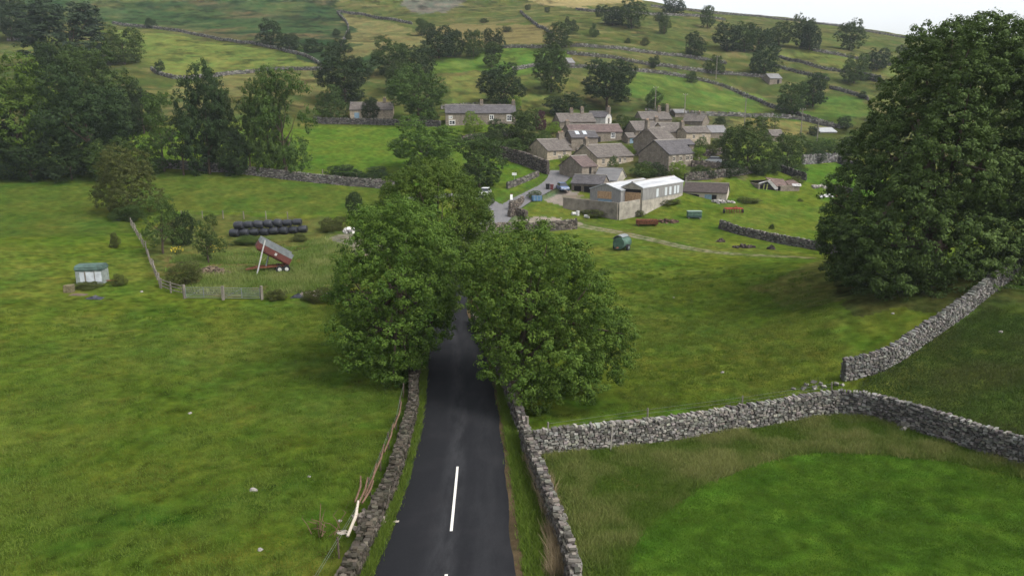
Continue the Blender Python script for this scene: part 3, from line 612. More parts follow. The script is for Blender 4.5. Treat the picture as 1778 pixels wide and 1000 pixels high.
# ------------------------------------------------------------------ foliage
def leafcloud(lobes, clump, nleaf, ls, seed=0, droop=.3, density=1., fill=.25, hue=.5):
    """lobes: list of (x,y,z,r); leaves sit in clumps over the outside of every lobe"""
    g = np.random.RandomState(seed); L = np.array(lobes, float); cl = []
    for (x, y, z, r) in L:
        n = int(density*3.4*(r/clump)**2)+3
        d = g.normal(size=(n, 3)); d /= np.linalg.norm(d, axis=1)[:, None]
        rad = r*np.where(g.rand(n) < fill, g.uniform(.45, .85, n), g.uniform(.80, 1.16, n))
        p = np.array([x, y, z])+d*rad[:, None]*np.array([1, 1, .92])
        q = np.sqrt(((p[:, None]-L[None, :, :3])**2).sum(-1))/L[None, :, 3]
        own = np.argmin(np.abs(L-np.array([x, y, z, r])).sum(1)); q[:, own] = 9
        keep = q.min(1) > .78
        cl.append(np.c_[p[keep], d[keep]])
    cl = np.concatenate(cl); n = len(cl)
    cr = clump*g.uniform(.6, 1.3, n)
    k = nleaf
    u = g.normal(size=(n, k, 3)); u /= np.linalg.norm(u, axis=2)[..., None]
    rr = g.uniform(.35, 1., (n, k, 1))**.6
    P = cl[:, None, :3]+u*rr*cr[:, None, None]*np.array([1, 1, .75])
    nor = u*.6+cl[:, None, 3:]*.5+g.normal(size=(n, k, 3))*.45+np.array([0, 0, .35]); nor /= np.linalg.norm(nor, axis=2)[..., None]
    t = g.normal(size=(n, k, 3))+cl[:, None, 3:]*.8+np.array([0, 0, -droop*2]); t -= (t*nor).sum(2)[..., None]*nor; t /= np.linalg.norm(t, axis=2)[..., None]+1e-9
    b = np.cross(nor, t); s = ls*g.uniform(.6, 1.35, (n, k, 1))
    V = np.stack([P-t*s*.5, P+b*s*.27, P+t*s*.55, P-b*s*.27], 2).reshape(-1, 3)
    c = np.clip(g.uniform(0, 1, (n, 1))*.65+g.uniform(0, .5, (n, k))-.1+hue-.5, 0, 1); c = np.repeat(c.reshape(-1), 4)
    Fa = np.arange(len(V)).reshape(-1, 4)
    return V, Fa, c
def trunk_mesh(mb, h, r, limbs, seed, base=(0, 0, 0), spread=.35, lean=0.):
    g = random.Random(seed); x, y = base[0], base[1]; pts = [np.array([x, y, -.5])]; rs = [r*1.35]
    for i in range(1, 6):
        t = i/5; pts.append(np.array([x+lean*h*t+g.uniform(-.05, .05)*h*.3, y+g.uniform(-.05, .05)*h*.3, h*.62*t])); rs.append(r*(1-.6*t))
    mb.tube(pts, rs, 8)
    for _ in range(limbs):
        k = g.randint(2, 5); a = g.uniform(0, 2*pi); p = pts[k]; l = h*spread*g.uniform(.6, 1.1)
        q = p+np.array([cos(a)*l*.55, sin(a)*l*.55, l*.45]); w = q+np.array([cos(a)*l*.35, sin(a)*l*.35, l*.5])
        mb.tube([p, q, w], [rs[k]*.6, rs[k]*.38, rs[k]*.1], 6)
    return mb
BARK = pmat('bark', (.085, .066, .048), .95, .4, 3., .6, 12, spec=.1)
GL = {
 'ash': leafmat('ash_leaves', (.034, .070, .010), (.098, .152, .024)),
 'syc': leafmat('sycamore_leaves', (.026, .048, .010), (.058, .088, .020)),
 'dark': leafmat('dark_leaves', (.016, .031, .009), (.038, .060, .018)),
 'blue': leafmat('poplar_leaves', (.024, .044, .022), (.050, .078, .036)),
 'light': leafmat('bright_leaves', (.080, .150, .014), (.160, .240, .026)),
 'olive': leafmat('hawthorn_leaves', (.046, .058, .014), (.090, .102, .026)),
 'purple': leafmat('copper_leaves', (.040, .018, .026), (.075, .030, .042)),
 'hazel': leafmat('village_leaves', (.034, .062, .012), (.070, .108, .022)),
 'big': leafmat('horse_chestnut_leaves', (.036, .066, .015), (.090, .138, .036)),
}
# unit crowns: height 1, width 1, base at z=0
def proto(kind, seed):
    g = np.random.RandomState(seed); lobes = []
    if kind == 'round':      # broad dome on a short bole
        for i in range(32):
            a = g.uniform(0, 2*pi); z = g.uniform(.13, .86); R_ = .34*sqrt(max(.05, 1-((z-.46)/.47)**2))*g.uniform(.6, 1.12); lobes.append((R_*cos(a), R_*sin(a), z, g.uniform(.11, .18)))
        lobes += [(0, 0, .5, .26), (0, 0, .28, .2)]
    elif kind == 'dome':
        for i in range(28):
            a = g.uniform(0, 2*pi); z = g.uniform(.26, .84); R_ = .36*sqrt(max(.05, 1-((z-.45)/.46)**2))*g.uniform(.6, 1.12); lobes.append((R_*cos(a), R_*sin(a), z, g.uniform(.10, .17)))
        lobes.append((0, 0, .5, .27))
    elif kind == 'tall':
        for i in range(32):
            a = g.uniform(0, 2*pi); z = g.uniform(.12, .88); R_ = .30*sqrt(max(.03, 1-((z-.5)/.5)**2))*g.uniform(.5, 1.15); lobes.append((R_*cos(a), R_*sin(a), z, g.uniform(.10, .17)))
        lobes += [(0, 0, .4, .2), (0, 0, .65, .17)]
    elif kind == 'sparse':
        for i in range(22):
            a = g.uniform(0, 2*pi); z = g.uniform(.16, .90); R_ = .36*sqrt(max(.03, 1-((z-.52)/.52)**2))*g.uniform(.2, 1.15); lobes.append((R_*cos(a), R_*sin(a), z, g.uniform(.06, .13)))
    elif kind == 'poplar':
        for c in range(7):
            a = g.uniform(0, 2*pi); q = g.uniform(.05, .34); x, y = q*cos(a), q*sin(a); hh = 1-.5*q-g.uniform(0, .14)
            for z in np.linspace(.18, hh-.06, 9): lobes.append((x+g.uniform(-.03, .03), y+g.uniform(-.03, .03), z, .12*(1-.45*z)))
    elif kind == 'bush':
        for i in range(20):
            a = g.uniform(0, 2*pi); z = g.uniform(.12, .78); R_ = .36*sqrt(max(.05, 1-((z-.35)/.55)**2))*g.uniform(.3, 1.1); lobes.append((R_*cos(a), R_*sin(a), z, g.uniform(.12, .2)))
        lobes.append((0, 0, .35, .3))
    return lobes
_pc = {}
def crown_mesh(kind, var, res, pal):
    """res 0 far, 1 middle, 2 near"""
    key = (kind, var, res, pal)
    if key not in _pc:
        lob = proto(kind, 10+var*7+sum(map(ord, kind)))
        clump, nl, ls = ((.050, 18, .034), (.038, 30, .023), (.030, 36, .0165))[res]
        if kind == 'sparse': nl = int(nl*.75)
        V, Fa, c = leafcloud(lob, clump, nl, ls, seed=var+5, density=.9 if kind != 'sparse' else .8)
        z = V[:, 2]; V[:, 2] = z*1.0
        V[:, 2] *= 1/np.percentile(V[:, 2], 99.8); r = np.percentile(np.abs(V[:, :2]), 99.3); V[:, :2] *= .5/r
        me = npmesh('crown', V, Fa, GL[pal], c); t = MB(); low = kind == 'bush'
        trunk_mesh(t, .8 if not low else .5, .025 if not low else .02, 7 if not low else 4, var, spread=.4); to = t.build('trunk', BARK); tm = to.data; bpy.data.objects.remove(to)
        _pc[key] = (me, tm)
    return _pc[key]
tree_log = []
def tree(px, base, top, w, kind, pal, label, group, name=None, Z=None, cat=None, depthf=1.):
    p = ground(px, base) if Z is None else at(px, base, Z)
    Zz = depth(p); res = 2 if Zz < 125 else (1 if (base-top) > 62 else 0)
    hgt = (base-top)*Zz/F*1.02; wid = w*Zz/F
    crown, tr = crown_mesh(kind, random.randint(0, 2 if res < 2 else 1), res, pal)
    name = name or {'bush': 'bush', 'poplar': 'poplar_tree'}.get(kind, 'broadleaf_tree')
    cat = cat or ('bush' if kind == 'bush' else 'tree')
    o = thing(name, label, cat, (p[0], p[1], p[2]-.1), random.uniform(0, 2*pi), group)
    a = link('foliage' if kind == 'bush' else 'crown', crown, o); b = link('stem' if kind == 'bush' else 'trunk', tr, o)
    for q in (a, b): q.scale = (wid, wid*depthf, hgt)
    tree_log.append((label, round(Zz), round(hgt, 1), round(wid, 1)))
    return o
# ------------------------------------------------------------------ the big trees near the road
def big_tree(label, base, lobes, pal, Zt=None, clump=.34, nl=44, ls=.155, seed=0, tr=.38, spread=4., group=None, name='roadside_ash_tree', low=None, dens=1., droop=.5):
    p = ground(*base) if Zt is None else at(base[0], base[1], Zt); Z = depth(p); g = np.random.RandomState(seed); L = []
    ctr = np.mean([q[0] for q in lobes])
    hw_ = max(abs(q[0]-ctr) for q in lobes)*Z/F
    for q in lobes:
        x, y, r = q[:3]; dz = q[3] if len(q) > 3 else 0.
        rm = r*Z/F; lat = abs(x-ctr)*Z/F; room = sqrt(max(0, hw_**2-lat**2))*.75
        for s in ((0,) if room < rm*.6 else (-1, 0, 1)):
            o_ = dz+s*room*g.uniform(.75, 1.); P = at(x+g.uniform(-6, 6), y+(g.uniform(-5, 12) if s else 0), Z+o_)
            if s and P[2] < p[2]+rm*.5: continue
            # keep the rear and front of the crown inside the same real height
            Pm = at(x, y, Z+dz)
            P[2] = Pm[2]+g.uniform(-.5, .3)*(1 if s else 0); P[0] = Pm[0]+(g.uniform(-.4, .4) if s else 0)
            L.append((P[0]-p[0], P[1]-p[1], P[2]-p[2], rm*(1 if s == 0 else g.uniform(.8, 1.))))
    V, Fa, c = leafcloud(L, clump, nl, ls, seed=seed, droop=droop, density=dens)
    o = thing(name, label, 'tree', p, 0, group)
    link('crown', npmesh('crown', V, Fa, GL[pal], c), o)
    La = np.array(L); cx, cy = La[:, 0].mean(), La[:, 1].mean(); hh = La[:, 2].max()
    t = MB(); pts = [np.array([0, 0, -.6]), np.array([cx*.15, cy*.15, hh*.18]), np.array([cx*.5, cy*.5, hh*.4]), np.array([cx*.8, cy*.8, hh*.55]), np.array([cx, cy, hh*.66])]
    t.tube(pts, [tr*1.4, tr, tr*.75, tr*.45, tr*.12], 10)
    for k in range(min(len(L), 22)):
        l = L[g.randint(len(L))]; s0 = pts[g.randint(1, 4)]; e = np.array(l[:3]); mid = (s0+e)/2+np.array([0, 0, -.3]); t.tube([s0, mid, e], [tr*.42, tr*.26, .03], 6)
    t.build('trunk', BARK, o, smooth=True)
    return o
GR = 'ash trees at the roadside'
big_tree('large ash tree over the left verge with its crown down to the mossy wall', (722, 652), [(640, 592, 40), (618, 548, 34), (640, 500, 50), (690, 560, 58), (722, 598, 34), (672, 612, 34), (738, 535, 44), (650, 432, 40), (700, 470, 60), (752, 488, 38), (622, 590, 28), (573, 514, 13), (590, 505, 16), (705, 405, 44), (615, 470, 28), (700, 620, 26), (640, 380, 26), (764, 550, 20), (690, 375, 34), (735, 400, 40), (770, 440, 30), (660, 400, 36), (772, 520, 18)], 'ash', seed=1, group=GR)
big_tree('tallest ash tree on the left side of the road, behind the nearest one', (762, 548), [(700, 360, 42), (742, 325, 38), (790, 335, 36), (762, 385, 52), (808, 375, 36), (822, 402, 24), (788, 432, 38), (722, 303, 20), (745, 296, 14), (768, 462, 34), (690, 420, 40), (735, 430, 50), (660, 400, 26), (826, 350, 22), (768, 520, 22), (740, 480, 40), (800, 462, 26), (806, 430, 30), (798, 508, 14), (700, 330, 34), (668, 372, 26), (835, 375, 18), (715, 380, 50), (780, 345, 44), (742, 300, 30), (770, 308, 30), (720, 322, 34)], 'ash', seed=2, group=GR, tr=.35)
big_tree('broad ash tree over the right verge with a reddish trunk beside the wall', (893, 692), [(880, 440, 38), (925, 432, 38), (975, 440, 36), (848, 488, 36), (900, 500, 56), (958, 500, 56), (1018, 515, 40), (862, 560, 42), (920, 580, 56), (988, 590, 54), (1046, 590, 40), (1070, 560, 24), (905, 635, 34), (958, 640, 38), (1015, 638, 36), (832, 512, 24), (1082, 590, 16), (868, 605, 30), (1008, 460, 22), (900, 402, 14), (945, 402, 14), (1060, 628, 20), (930, 665, 20), (860, 430, 26), (822, 455, 22), (818, 480, 18), (840, 440, 22)], 'ash', seed=3, group=GR)
GB = 'huge trees on the bank at the right'
big_tree('huge spreading tree on the bank at the right with its crown sweeping to the ground', (1620, 512), [(1663, 100, 52), (1614, 142, 50), (1610, 190, 46), (1698, 170, 74), (1572, 228, 42), (1544, 268, 37), (1602, 280, 80), (1698, 300, 90), (1536, 340, 55), (1492, 388, 35), (1566, 405, 70), (1648, 420, 78), (1486, 440, 31), (1526, 470, 39), (1596, 476, 39), (1668, 478, 34), (1522, 306, 24), (1472, 412, 20), (1708, 75, 42), (1730, 400, 70), (1484, 356, 17), (1566, 500, 24), (1738, 220, 70), (1655, 62, 30), (1700, 50, 28), (1626, 88, 24), (1480, 430, 30), (1464, 405, 20), (1475, 470, 26), (1510, 505, 26), (1455, 395, 16)], 'big', Zt=62, clump=.44, nl=48, ls=.23, seed=4, tr=.7, group=GB, name='horse_chestnut_tree')
big_tree('second huge tree cut by the right edge, crown beside the sweeping one', (1840, 520), [(1755, 105, 44), (1800, 100, 60), (1860, 150, 80), (1800, 210, 84), (1900, 280, 100), (1810, 320, 90), (1790, 420, 66), (1860, 430, 80), (1940, 380, 80), (1760, 470, 36), (1830, 490, 36), (1720, 340, 46), (1760, 160, 44)], 'big', Zt=62, clump=.44, nl=44, ls=.23, seed=5, tr=.7, group=GB, name='horse_chestnut_tree')

# ------------------------------------------------------------------ all the other trees: px, base y, top y, width px, kind, foliage
GW_ = 'trees of the left hand wood'; GH = 'trees scattered over the hillside'; GV = 'trees and shrubs about the village'
T = [
 # left wood
 (40, 304, 108, 150, 'round', 'ash', 'broad green tree at the left edge of the photo, front of the wood', GW_),
 (160, 300, 128, 150, 'round', 'dark', 'wide dark tree between the left edge tree and the gap in the wood', GW_),
 (98, 235, 84, 100, 'round', 'dark', 'dark domed tree behind the front left wood', GW_),
 (180, 240, 86, 130, 'round', 'syc', 'wide domed tree rising behind the front wood, under the tall blue-green clump', GW_),
 (128, 115, 8, 134, 'poplar', 'blue', 'tall blue-green feathery clump high on the left', GW_),
 (216, 112, 50, 72, 'round', 'hazel', 'round tree to the right of the blue-green feathery clump', GW_),
 (22, 72, -8, 80, 'round', 'dark', 'dark tree in the upper left corner', GH),
 (285, 298, 165, 96, 'sparse', 'hazel', 'thin see-through tree left of the ivy-clad one', GW_),
 (365, 302, 118, 96, 'tall', 'dark', 'dark tall tree wrapped in ivy in the middle of the wood', GW_),
 (388, 300, 170, 70, 'bush', 'dark', 'black-green ivy mass at the foot of the tall ivy-clad tree', GW_),
 (436, 304, 175, 66, 'sparse', 'syc', 'narrow thin tree between the ivy-clad tree and the end of the wood', GW_),
 (495, 306, 126, 112, 'sparse', 'hazel', 'pale slender leafy tree ending the wood at the bright field', GW_),
 (470, 302, 132, 70, 'tall', 'hazel', 'upright leafy tree just left of the one ending the wood', GW_),
 (222, 300, 205, 60, 'sparse', 'dark', 'small dark tree in the gap right of the wide dark tree', GW_),
 (320, 304, 205, 76, 'sparse', 'dark', 'low thin tree before the trunks of the ivy-clad one', GW_),
 (225, 372, 255, 112, 'bush', 'olive', 'large rounded hawthorn bush in front of the left wood', 'hawthorns and scrub in the left fields'),
 (284, 440, 342, 88, 'sparse', 'hazel', 'young ash tree growing over the fence of the bale yard', 'hawthorns and scrub in the left fields'),
 (362, 458, 372, 66, 'sparse', 'syc', 'young leaning tree left of the black bales', 'hawthorns and scrub in the left fields'),
 (318, 425, 362, 52, 'bush', 'dark', 'dark bush between the two young trees of the bale yard', 'hawthorns and scrub in the left fields'),
 (618, 382, 334, 32, 'tall', 'dark', 'small upright dark shrub left of the roadside ashes', 'hawthorns and scrub in the left fields'),
 (578, 400, 376, 50, 'bush', 'olive', 'low brown-green scrub right of the black bales', 'hawthorns and scrub in the left fields'),
 (322, 494, 452, 62, 'bush', 'olive', 'pale grey-green clump of weeds inside the fence corner', 'hawthorns and scrub in the left fields'),
 (650, 314, 290, 80, 'bush', 'dark', 'dark hedge at the foot of the bright field', 'hawthorns and scrub in the left fields'),
 (596, 310, 286, 74, 'bush', 'dark', 'dark hedge continuing left at the foot of the bright field', 'hawthorns and scrub in the left fields'),
 (690, 318, 300, 50, 'bush', 'syc', 'hedge tuft at the corner of the bright field by the roadside trees', 'hawthorns and scrub in the left fields'),
 (55, 312, 240, 90, 'bush', 'dark', 'dark undergrowth below the left edge tree', GW_),
 (125, 312, 236, 90, 'bush', 'dark', 'dark undergrowth between the two front wood trees', GW_),
 (190, 310, 240, 80, 'bush', 'syc', 'undergrowth below the right of the wide dark tree', GW_),
 (-20, 314, 200, 110, 'round', 'dark', 'dark tree cut by the left edge behind the undergrowth', GW_),
 (250, 232, 150, 60, 'round', 'dark', 'dark tree behind the gap in the wood', GW_),
 (262, 302, 250, 50, 'bush', 'syc', 'scrub in the gap of the wood near the start of the pale wall', GW_),
 (412, 304, 230, 60, 'bush', 'dark', 'dark brambles right of the ivy mass', GW_),
 (208, 496, 474, 26, 'bush', 'olive', 'nettles at the right end of the horse trailer', 'hawthorns and scrub in the left fields'),
 (152, 500, 488, 50, 'bush', 'olive', 'low nettles along the front of the horse trailer', 'hawthorns and scrub in the left fields'),
 # behind the bright field
 (600, 180, 88, 92, 'round', 'dark', 'large dark tree above the left end of the long straight wall', GV),
 (575, 208, 150, 62, 'bush', 'syc', 'green bush mass left of the small cottage with the pale window', GV),
 (644, 208, 170, 34, 'round', 'dark', 'small dark tree before the cottage with the pale window', GV),
 (727, 214, 115, 104, 'round', 'hazel', 'big rounded green tree above the end of the straight wall', GV),
 (682, 132, 68, 70, 'round', 'syc', 'round tree behind and left of the big rounded green one', GV),
 (733, 134, 82, 48, 'round', 'dark', 'dark tree touching the right of that round tree', GV),
 (690, 160, 108, 44, 'round', 'syc', 'smaller tree below the pair above the big rounded green one', GV),
 (742, 300, 205, 118, 'round', 'ash', 'mid-green leafy tree behind the roadside ashes at the bright field edge', GV),
 (832, 325, 236, 84, 'tall', 'syc', 'dark green tree at the junction left of the brown garden wall', GV),
 (824, 230, 194, 38, 'bush', 'light', 'bright yellow-green bush against the long house', GV),
 (868, 250, 208, 56, 'bush', 'dark', 'dark shrub below the long house near its middle', GV),
 (908, 262, 192, 60, 'tall', 'syc', 'brownish-green tree at the right end of the long house', GV),
 (938, 228, 192, 24, 'bush', 'purple', 'small purple-leaved tree beside the rear cottage roofs', GV),
 (960, 232, 212, 34, 'bush', 'light', 'light bush right of the purple-leaved tree', GV),
 (890, 272, 240, 60, 'bush', 'hazel', 'green shrub above the brown garden wall', GV),
 (855, 262, 225, 46, 'bush', 'syc', 'shrub left of the dark ones under the long house', GV),
 (935, 262, 232, 40, 'bush', 'hazel', 'shrub over the garden wall behind the front cottage', GV),
 (870, 186, 112, 82, 'round', 'dark', 'dense dark domed tree above the roof of the long house', GV),
 (893, 192, 168, 28, 'bush', 'light', 'light yellowish bush right at the roof of the long house', GV),
 (843, 190, 172, 38, 'bush', 'olive', 'low olive bush behind the chimney of the long house', GV),
 (957, 160, 80, 62, 'tall', 'syc', 'upright grey-green tree on the slope above the village', GH),
 (978, 202, 162, 72, 'round', 'dark', 'spreading dark tree behind the rear cottage roofs', GV),
 (1053, 192, 108, 96, 'dome', 'dark', 'broad dark sycamore with a bare bole above the village', GH),
 (1135, 188, 156, 34, 'round', 'hazel', 'small round tree on the slope right of the broad sycamore', GH),
 (1152, 204, 180, 24, 'tall', 'syc', 'small dark tree over the rear roofs with two chimneys', GV),
 (1083, 232, 200, 54, 'bush', 'hazel', 'green shrubbery between the white-gabled house and the terrace', GV),
 (1100, 226, 204, 36, 'bush', 'syc', 'darker shrub left of the terrace behind the big gable', GV),
 (1250, 222, 202, 24, 'bush', 'dark', 'dark round bush beside the end of the rear terrace', GV),
 (1210, 286, 256, 30, 'tall', 'light', 'bright green small tree right of the house before the big gable', GV),
 (1213, 262, 238, 30, 'bush', 'hazel', 'shrub at the end of the right-hand terrace', GV),
 (1235, 270, 250, 26, 'bush', 'olive', 'olive shrub by the low building right of the terrace', GV),
 (1116, 308, 280, 42, 'bush', 'hazel', 'rounded bush behind the white-roofed farm shed', GV),
 (1144, 306, 282, 34, 'bush', 'dark', 'dark bush under the wall of the big gable', GV),
 (1176, 308, 280, 38, 'bush', 'light', 'lighter bush at the front of the house before the big gable', GV),
 (1212, 304, 286, 36, 'bush', 'syc', 'bush on the garden wall above the low dark shed', GV),
 (1272, 306, 278, 48, 'bush', 'dark', 'dark bush at the foot of the large village sycamore', GV),
 (982, 280, 268, 14, 'bush', 'light', 'tiny climbing shrub between the two front cottages', GV),
 (1032, 268, 252, 26, 'bush', 'olive', 'shrub row in front of the long red-roofed house', GV),
 (1070, 264, 248, 30, 'bush', 'light', 'light shrub right of the long red-roofed house', GV),
 (1296, 298, 206, 96, 'round', 'hazel', 'large rounded sycamore right of the village', GV),
 (1366, 294, 232, 52, 'tall', 'hazel', 'upright leafy tree just right of the large village sycamore', GV),
 (1340, 300, 276, 40, 'bush', 'syc', 'shrub between the large village sycamore and the upright tree', GV),
 (1322, 304, 282, 34, 'bush', 'hazel', 'shrub below the right side of the large village sycamore', GV),
 (1400, 272, 244, 44, 'bush', 'syc', 'first hedge shrub right of the upright leafy tree', GV),
 (1432, 268, 240, 46, 'bush', 'hazel', 'second hedge shrub, below the pale roofed shed', GV),
 (1465, 272, 238, 46, 'bush', 'dark', 'third hedge shrub, near the big tree', GV),
 (1436, 256, 240, 22, 'bush', 'light', 'bright small bush within the hedge below the pale roofed shed', GV),
 (1345, 225, 196, 20, 'sparse', 'hazel', 'thin pale sapling behind the large village sycamore', GV),
 (1412, 236, 218, 22, 'bush', 'dark', 'dark shrub left of the pale roofed shed', GV),
 (1465, 224, 202, 30, 'bush', 'dark', 'round dark bush on the foot of the slope right of the pale roofed shed', GH),
 (1064, 294, 270, 18, 'bush', 'hazel', 'bush at the right end of the cottage with five windows', GV),
 (1092, 272, 252, 24, 'bush', 'light', 'light bush at the left foot of the huge blank gable', GV),
 (1076, 280, 262, 26, 'bush', 'syc', 'shrub left of the huge blank gable in the lane', GV),
 (1012, 262, 250, 16, 'bush', 'dark', 'dark shrub below the outbuilding with rooflights', GV),
 (945, 246, 226, 30, 'bush', 'hazel', 'green shrub under the purple-leaved tree', GV),
 (972, 248, 232, 20, 'tall', 'syc', 'small tree beside the left end of the red-roofed house', GV),
 (1128, 232, 214, 22, 'bush', 'syc', 'shrub before the rear row of low roofs', GV),
 (1170, 222, 208, 20, 'bush', 'olive', 'olive shrub right of the rear row of low roofs', GV),
 (1246, 262, 240, 30, 'bush', 'syc', 'shrub before the low building at the terrace end', GV),
 (1258, 286, 262, 26, 'bush', 'hazel', 'shrub left of the large village sycamore', GV),
 (1195, 282, 264, 18, 'bush', 'hazel', 'shrub right behind the mullioned house', GV),
 (1228, 308, 292, 30, 'bush', 'dark', 'dark shrub above the garden wall, right of the lower bush', GV),
 (1060, 306, 292, 22, 'bush', 'olive', 'olive shrub behind the grey sheet-roofed barn', GV),
 (1000, 216, 204, 14, 'bush', 'syc', 'shrub at the front of the rear terrace', GV),
 (1385, 300, 284, 30, 'bush', 'syc', 'shrub at the start of the tall pale paddock wall', GV),
 (1415, 282, 262, 40, 'bush', 'dark', 'dark hedge piece on top of the tall pale paddock wall', GV),
 (1320, 222, 204, 18, 'bush', 'dark', 'dark shrub behind the top of the large village sycamore', GV),
 # hillside
 (1372, 200, 145, 56, 'round', 'syc', 'left tree of the pair on the lower right hill', GH),
 (1411, 186, 129, 56, 'round', 'dark', 'right, darker tree of the pair on the lower right hill', GH),
 (1326, 131, 80, 54, 'round', 'dark', 'dark tree directly above the little stone field barn', GH),
 (1240, 128, 97, 40, 'bush', 'syc', 'low spreading tree left of the little stone field barn', GH),
 (1205, 100, 58, 38, 'round', 'dark', 'dark tree on the hill left of the long copse', GH),
 (1262, 90, 40, 50, 'round', 'dark', 'left tree of the long copse on the hill', GH),
 (1292, 90, 41, 46, 'round', 'syc', 'second tree of the long copse on the hill', GH),
 (1316, 92, 46, 44, 'round', 'dark', 'third tree of the long copse on the hill', GH),
 (1352, 80, 40, 46, 'round', 'syc', 'tree at the right end of the long copse', GH),
 (1393, 84, 28, 44, 'round', 'syc', 'tall tree at the skyline left of its smaller twin', GH),
 (1405, 88, 44, 40, 'round', 'dark', 'smaller tree in front of the tall skyline one', GH),
 (1475, 88, 36, 52, 'round', 'syc', 'lone round tree at the skyline on the right', GH),
 (1228, 50, 12, 26, 'tall', 'syc', 'small upright tree near the ridge', GH),
 (1170, 26, -4, 42, 'round', 'dark', 'tree cut by the top edge where the sky begins', GH),
 (1096, 50, 0, 56, 'round', 'syc', 'wide tree at the top edge, right of centre', GH),
 (1063, 45, 12, 40, 'round', 'dark', 'dark tree left of the wide one at the top edge', GH),
 (1153, 60, 26, 22, 'tall', 'syc', 'narrow tree below the one where the sky begins', GH),
 (1145, 38, 22, 20, 'bush', 'dark', 'small bush high on the hill between the two top trees', GH),
 (1482, 145, 95, 46, 'round', 'hazel', 'paler of two trees right of the hill walls', GH),
 (1522, 122, 85, 44, 'round', 'dark', 'darker of two trees right of the hill walls', GH),
 (1576, 115, 80, 44, 'round', 'syc', 'tree on the hill partly behind the big tree', GH),
 (1135, 119, 97, 20, 'round', 'dark', 'small round hawthorn beside the wall in mid hill', GH),
 (1201, 144, 124, 24, 'bush', 'syc', 'hawthorn on the curving wall left of the field barn', GH),
 (1120, 80, 66, 16, 'bush', 'dark', 'little hawthorn dot, right one of two on the hill', GH),
 (1090, 76, 66, 13, 'bush', 'dark', 'little hawthorn dot, left one of two on the hill', GH),
 (1030, 66, 42, 16, 'bush', 'syc', 'scrubby hawthorn left of the two dots, upper one', GH),
 (1036, 62, 52, 12, 'bush', 'dark', 'tiny hawthorn beside the scrubby upper one', GH),
 (1503, 140, 128, 24, 'bush', 'dark', 'bush under the pair of trees right of the hill walls', GH),
 (1522, 142, 130, 14, 'bush', 'dark', 'small bush right of the one under the pair', GH),
 (1497, 172, 158, 18, 'bush', 'dark', 'bush on the short curving wall at the right', GH),
 (971, 86, 42, 54, 'round', 'syc', 'round tree on the brown hill above the upright grey-green one', GH),
 (995, 55, 36, 20, 'bush', 'dark', 'dark bush above right of the round tree on the brown hill', GH),
 (985, 46, 30, 14, 'bush', 'dark', 'tiny dark bush topping the brown hill', GH),
 (733, 62, 34, 24, 'tall', 'syc', 'small tree left end of the middle hill copse', GH),
 (762, 102, 46, 62, 'round', 'dark', 'big dark tree of the middle hill copse', GH),
 (790, 100, 54, 36, 'round', 'dark', 'tree in the centre of the middle hill copse', GH),
 (822, 100, 54, 38, 'round', 'syc', 'greener tree of the middle hill copse', GH),
 (858, 92, 52, 40, 'round', 'dark', 'rightmost tree of the middle hill copse', GH),
 (854, 118, 76, 34, 'tall', 'syc', 'upright tree below the middle hill copse', GH),
 (745, 60, 42, 26, 'bush', 'dark', 'bush behind the left end of the middle hill copse', GH),
 (470, 80, 36, 48, 'bush', 'dark', 'dark bush above the pale green hill pasture', GH),
 (503, 88, 58, 46, 'bush', 'dark', 'dark bush right of the one above the pale green hill pasture', GH),
 (545, 92, 68, 40, 'bush', 'dark', 'dark scrub near the right tip of the pale green hill pasture', GH),
 (590, 92, 68, 50, 'bush', 'dark', 'dark scrub above the large dark tree', GH),
 (262, 50, 32, 22, 'bush', 'dark', 'small bush sitting on the upper left hill wall', GH),
 (278, 130, 105, 18, 'round', 'dark', 'small dark tree at the end of the lower hill wall', GH),
 (585, 62, 50, 16, 'bush', 'dark', 'small bush on the zigzag wall', GH),
 (605, 70, 52, 14, 'bush', 'dark', 'small bush at the bend of the zigzag wall', GH),
 (60, 60, 30, 50, 'bush', 'dark', 'dark bush right of the upper left corner tree', GH),
 (916, 18, 8, 12, 'bush', 'dark', 'tiny bush on the upper brown track', GH),
 (1040, 30, 10, 16, 'bush', 'dark', 'tiny bush on the upper brown hill, right part', GH),
 (950, 22, 12, 12, 'bush', 'dark', 'tiny bush on the wall of the brow', GH),
 (880, 56, 46, 20, 'bush', 'dark', 'low scrub on the brown slope above the middle copse', GH),
 (840, 40, 32, 16, 'bush', 'dark', 'low scrub at the foot of the grey scree', GH),
 (1225, 300, 288, 20, 'bush', 'olive', 'olive bush by the parked pale car behind the village sycamore', GV),
 (1262, 398, 384, 22, 'bush', 'olive', 'weedy bush at the end of the tumbled pasture wall', GV),
 (1390, 350, 344, 10, 'bush', 'olive', 'small weed clump left of the ruined barn, in the pasture', GV),
 (1300, 352, 342, 40, 'bush', 'olive', 'weeds in front of the low dark shed', GV),
 (1340, 398, 388, 10, 'bush', 'dark', 'tiny thistle clump above the tumbled wall', GV),
 (1110, 376, 364, 22, 'bush', 'olive', 'nettles at the corner of the pale farm shed', GV),
 (1160, 354, 345, 44, 'bush', 'olive', 'nettles along the foot of the pale farm shed', GV),
 (1030, 372, 362, 60, 'bush', 'olive', 'weeds along the foot of the block-walled pen', GV),
 (928, 344, 330, 26, 'bush', 'hazel', 'bush beside the blue tank at the village road', GV),
 (893, 356, 348, 16, 'bush', 'hazel', 'bush on the crumbling wall by the junction', GV),
 (1455, 330, 318, 14, 'bush', 'olive', 'bush near the short wall of the right paddock', GV),
 (1378, 318, 306, 34, 'bush', 'olive', 'brambles against the ruined barn', GV),
 (852, 356, 330, 18, 'bush', 'syc', 'shrub hiding the parked white car at the junction', GV),
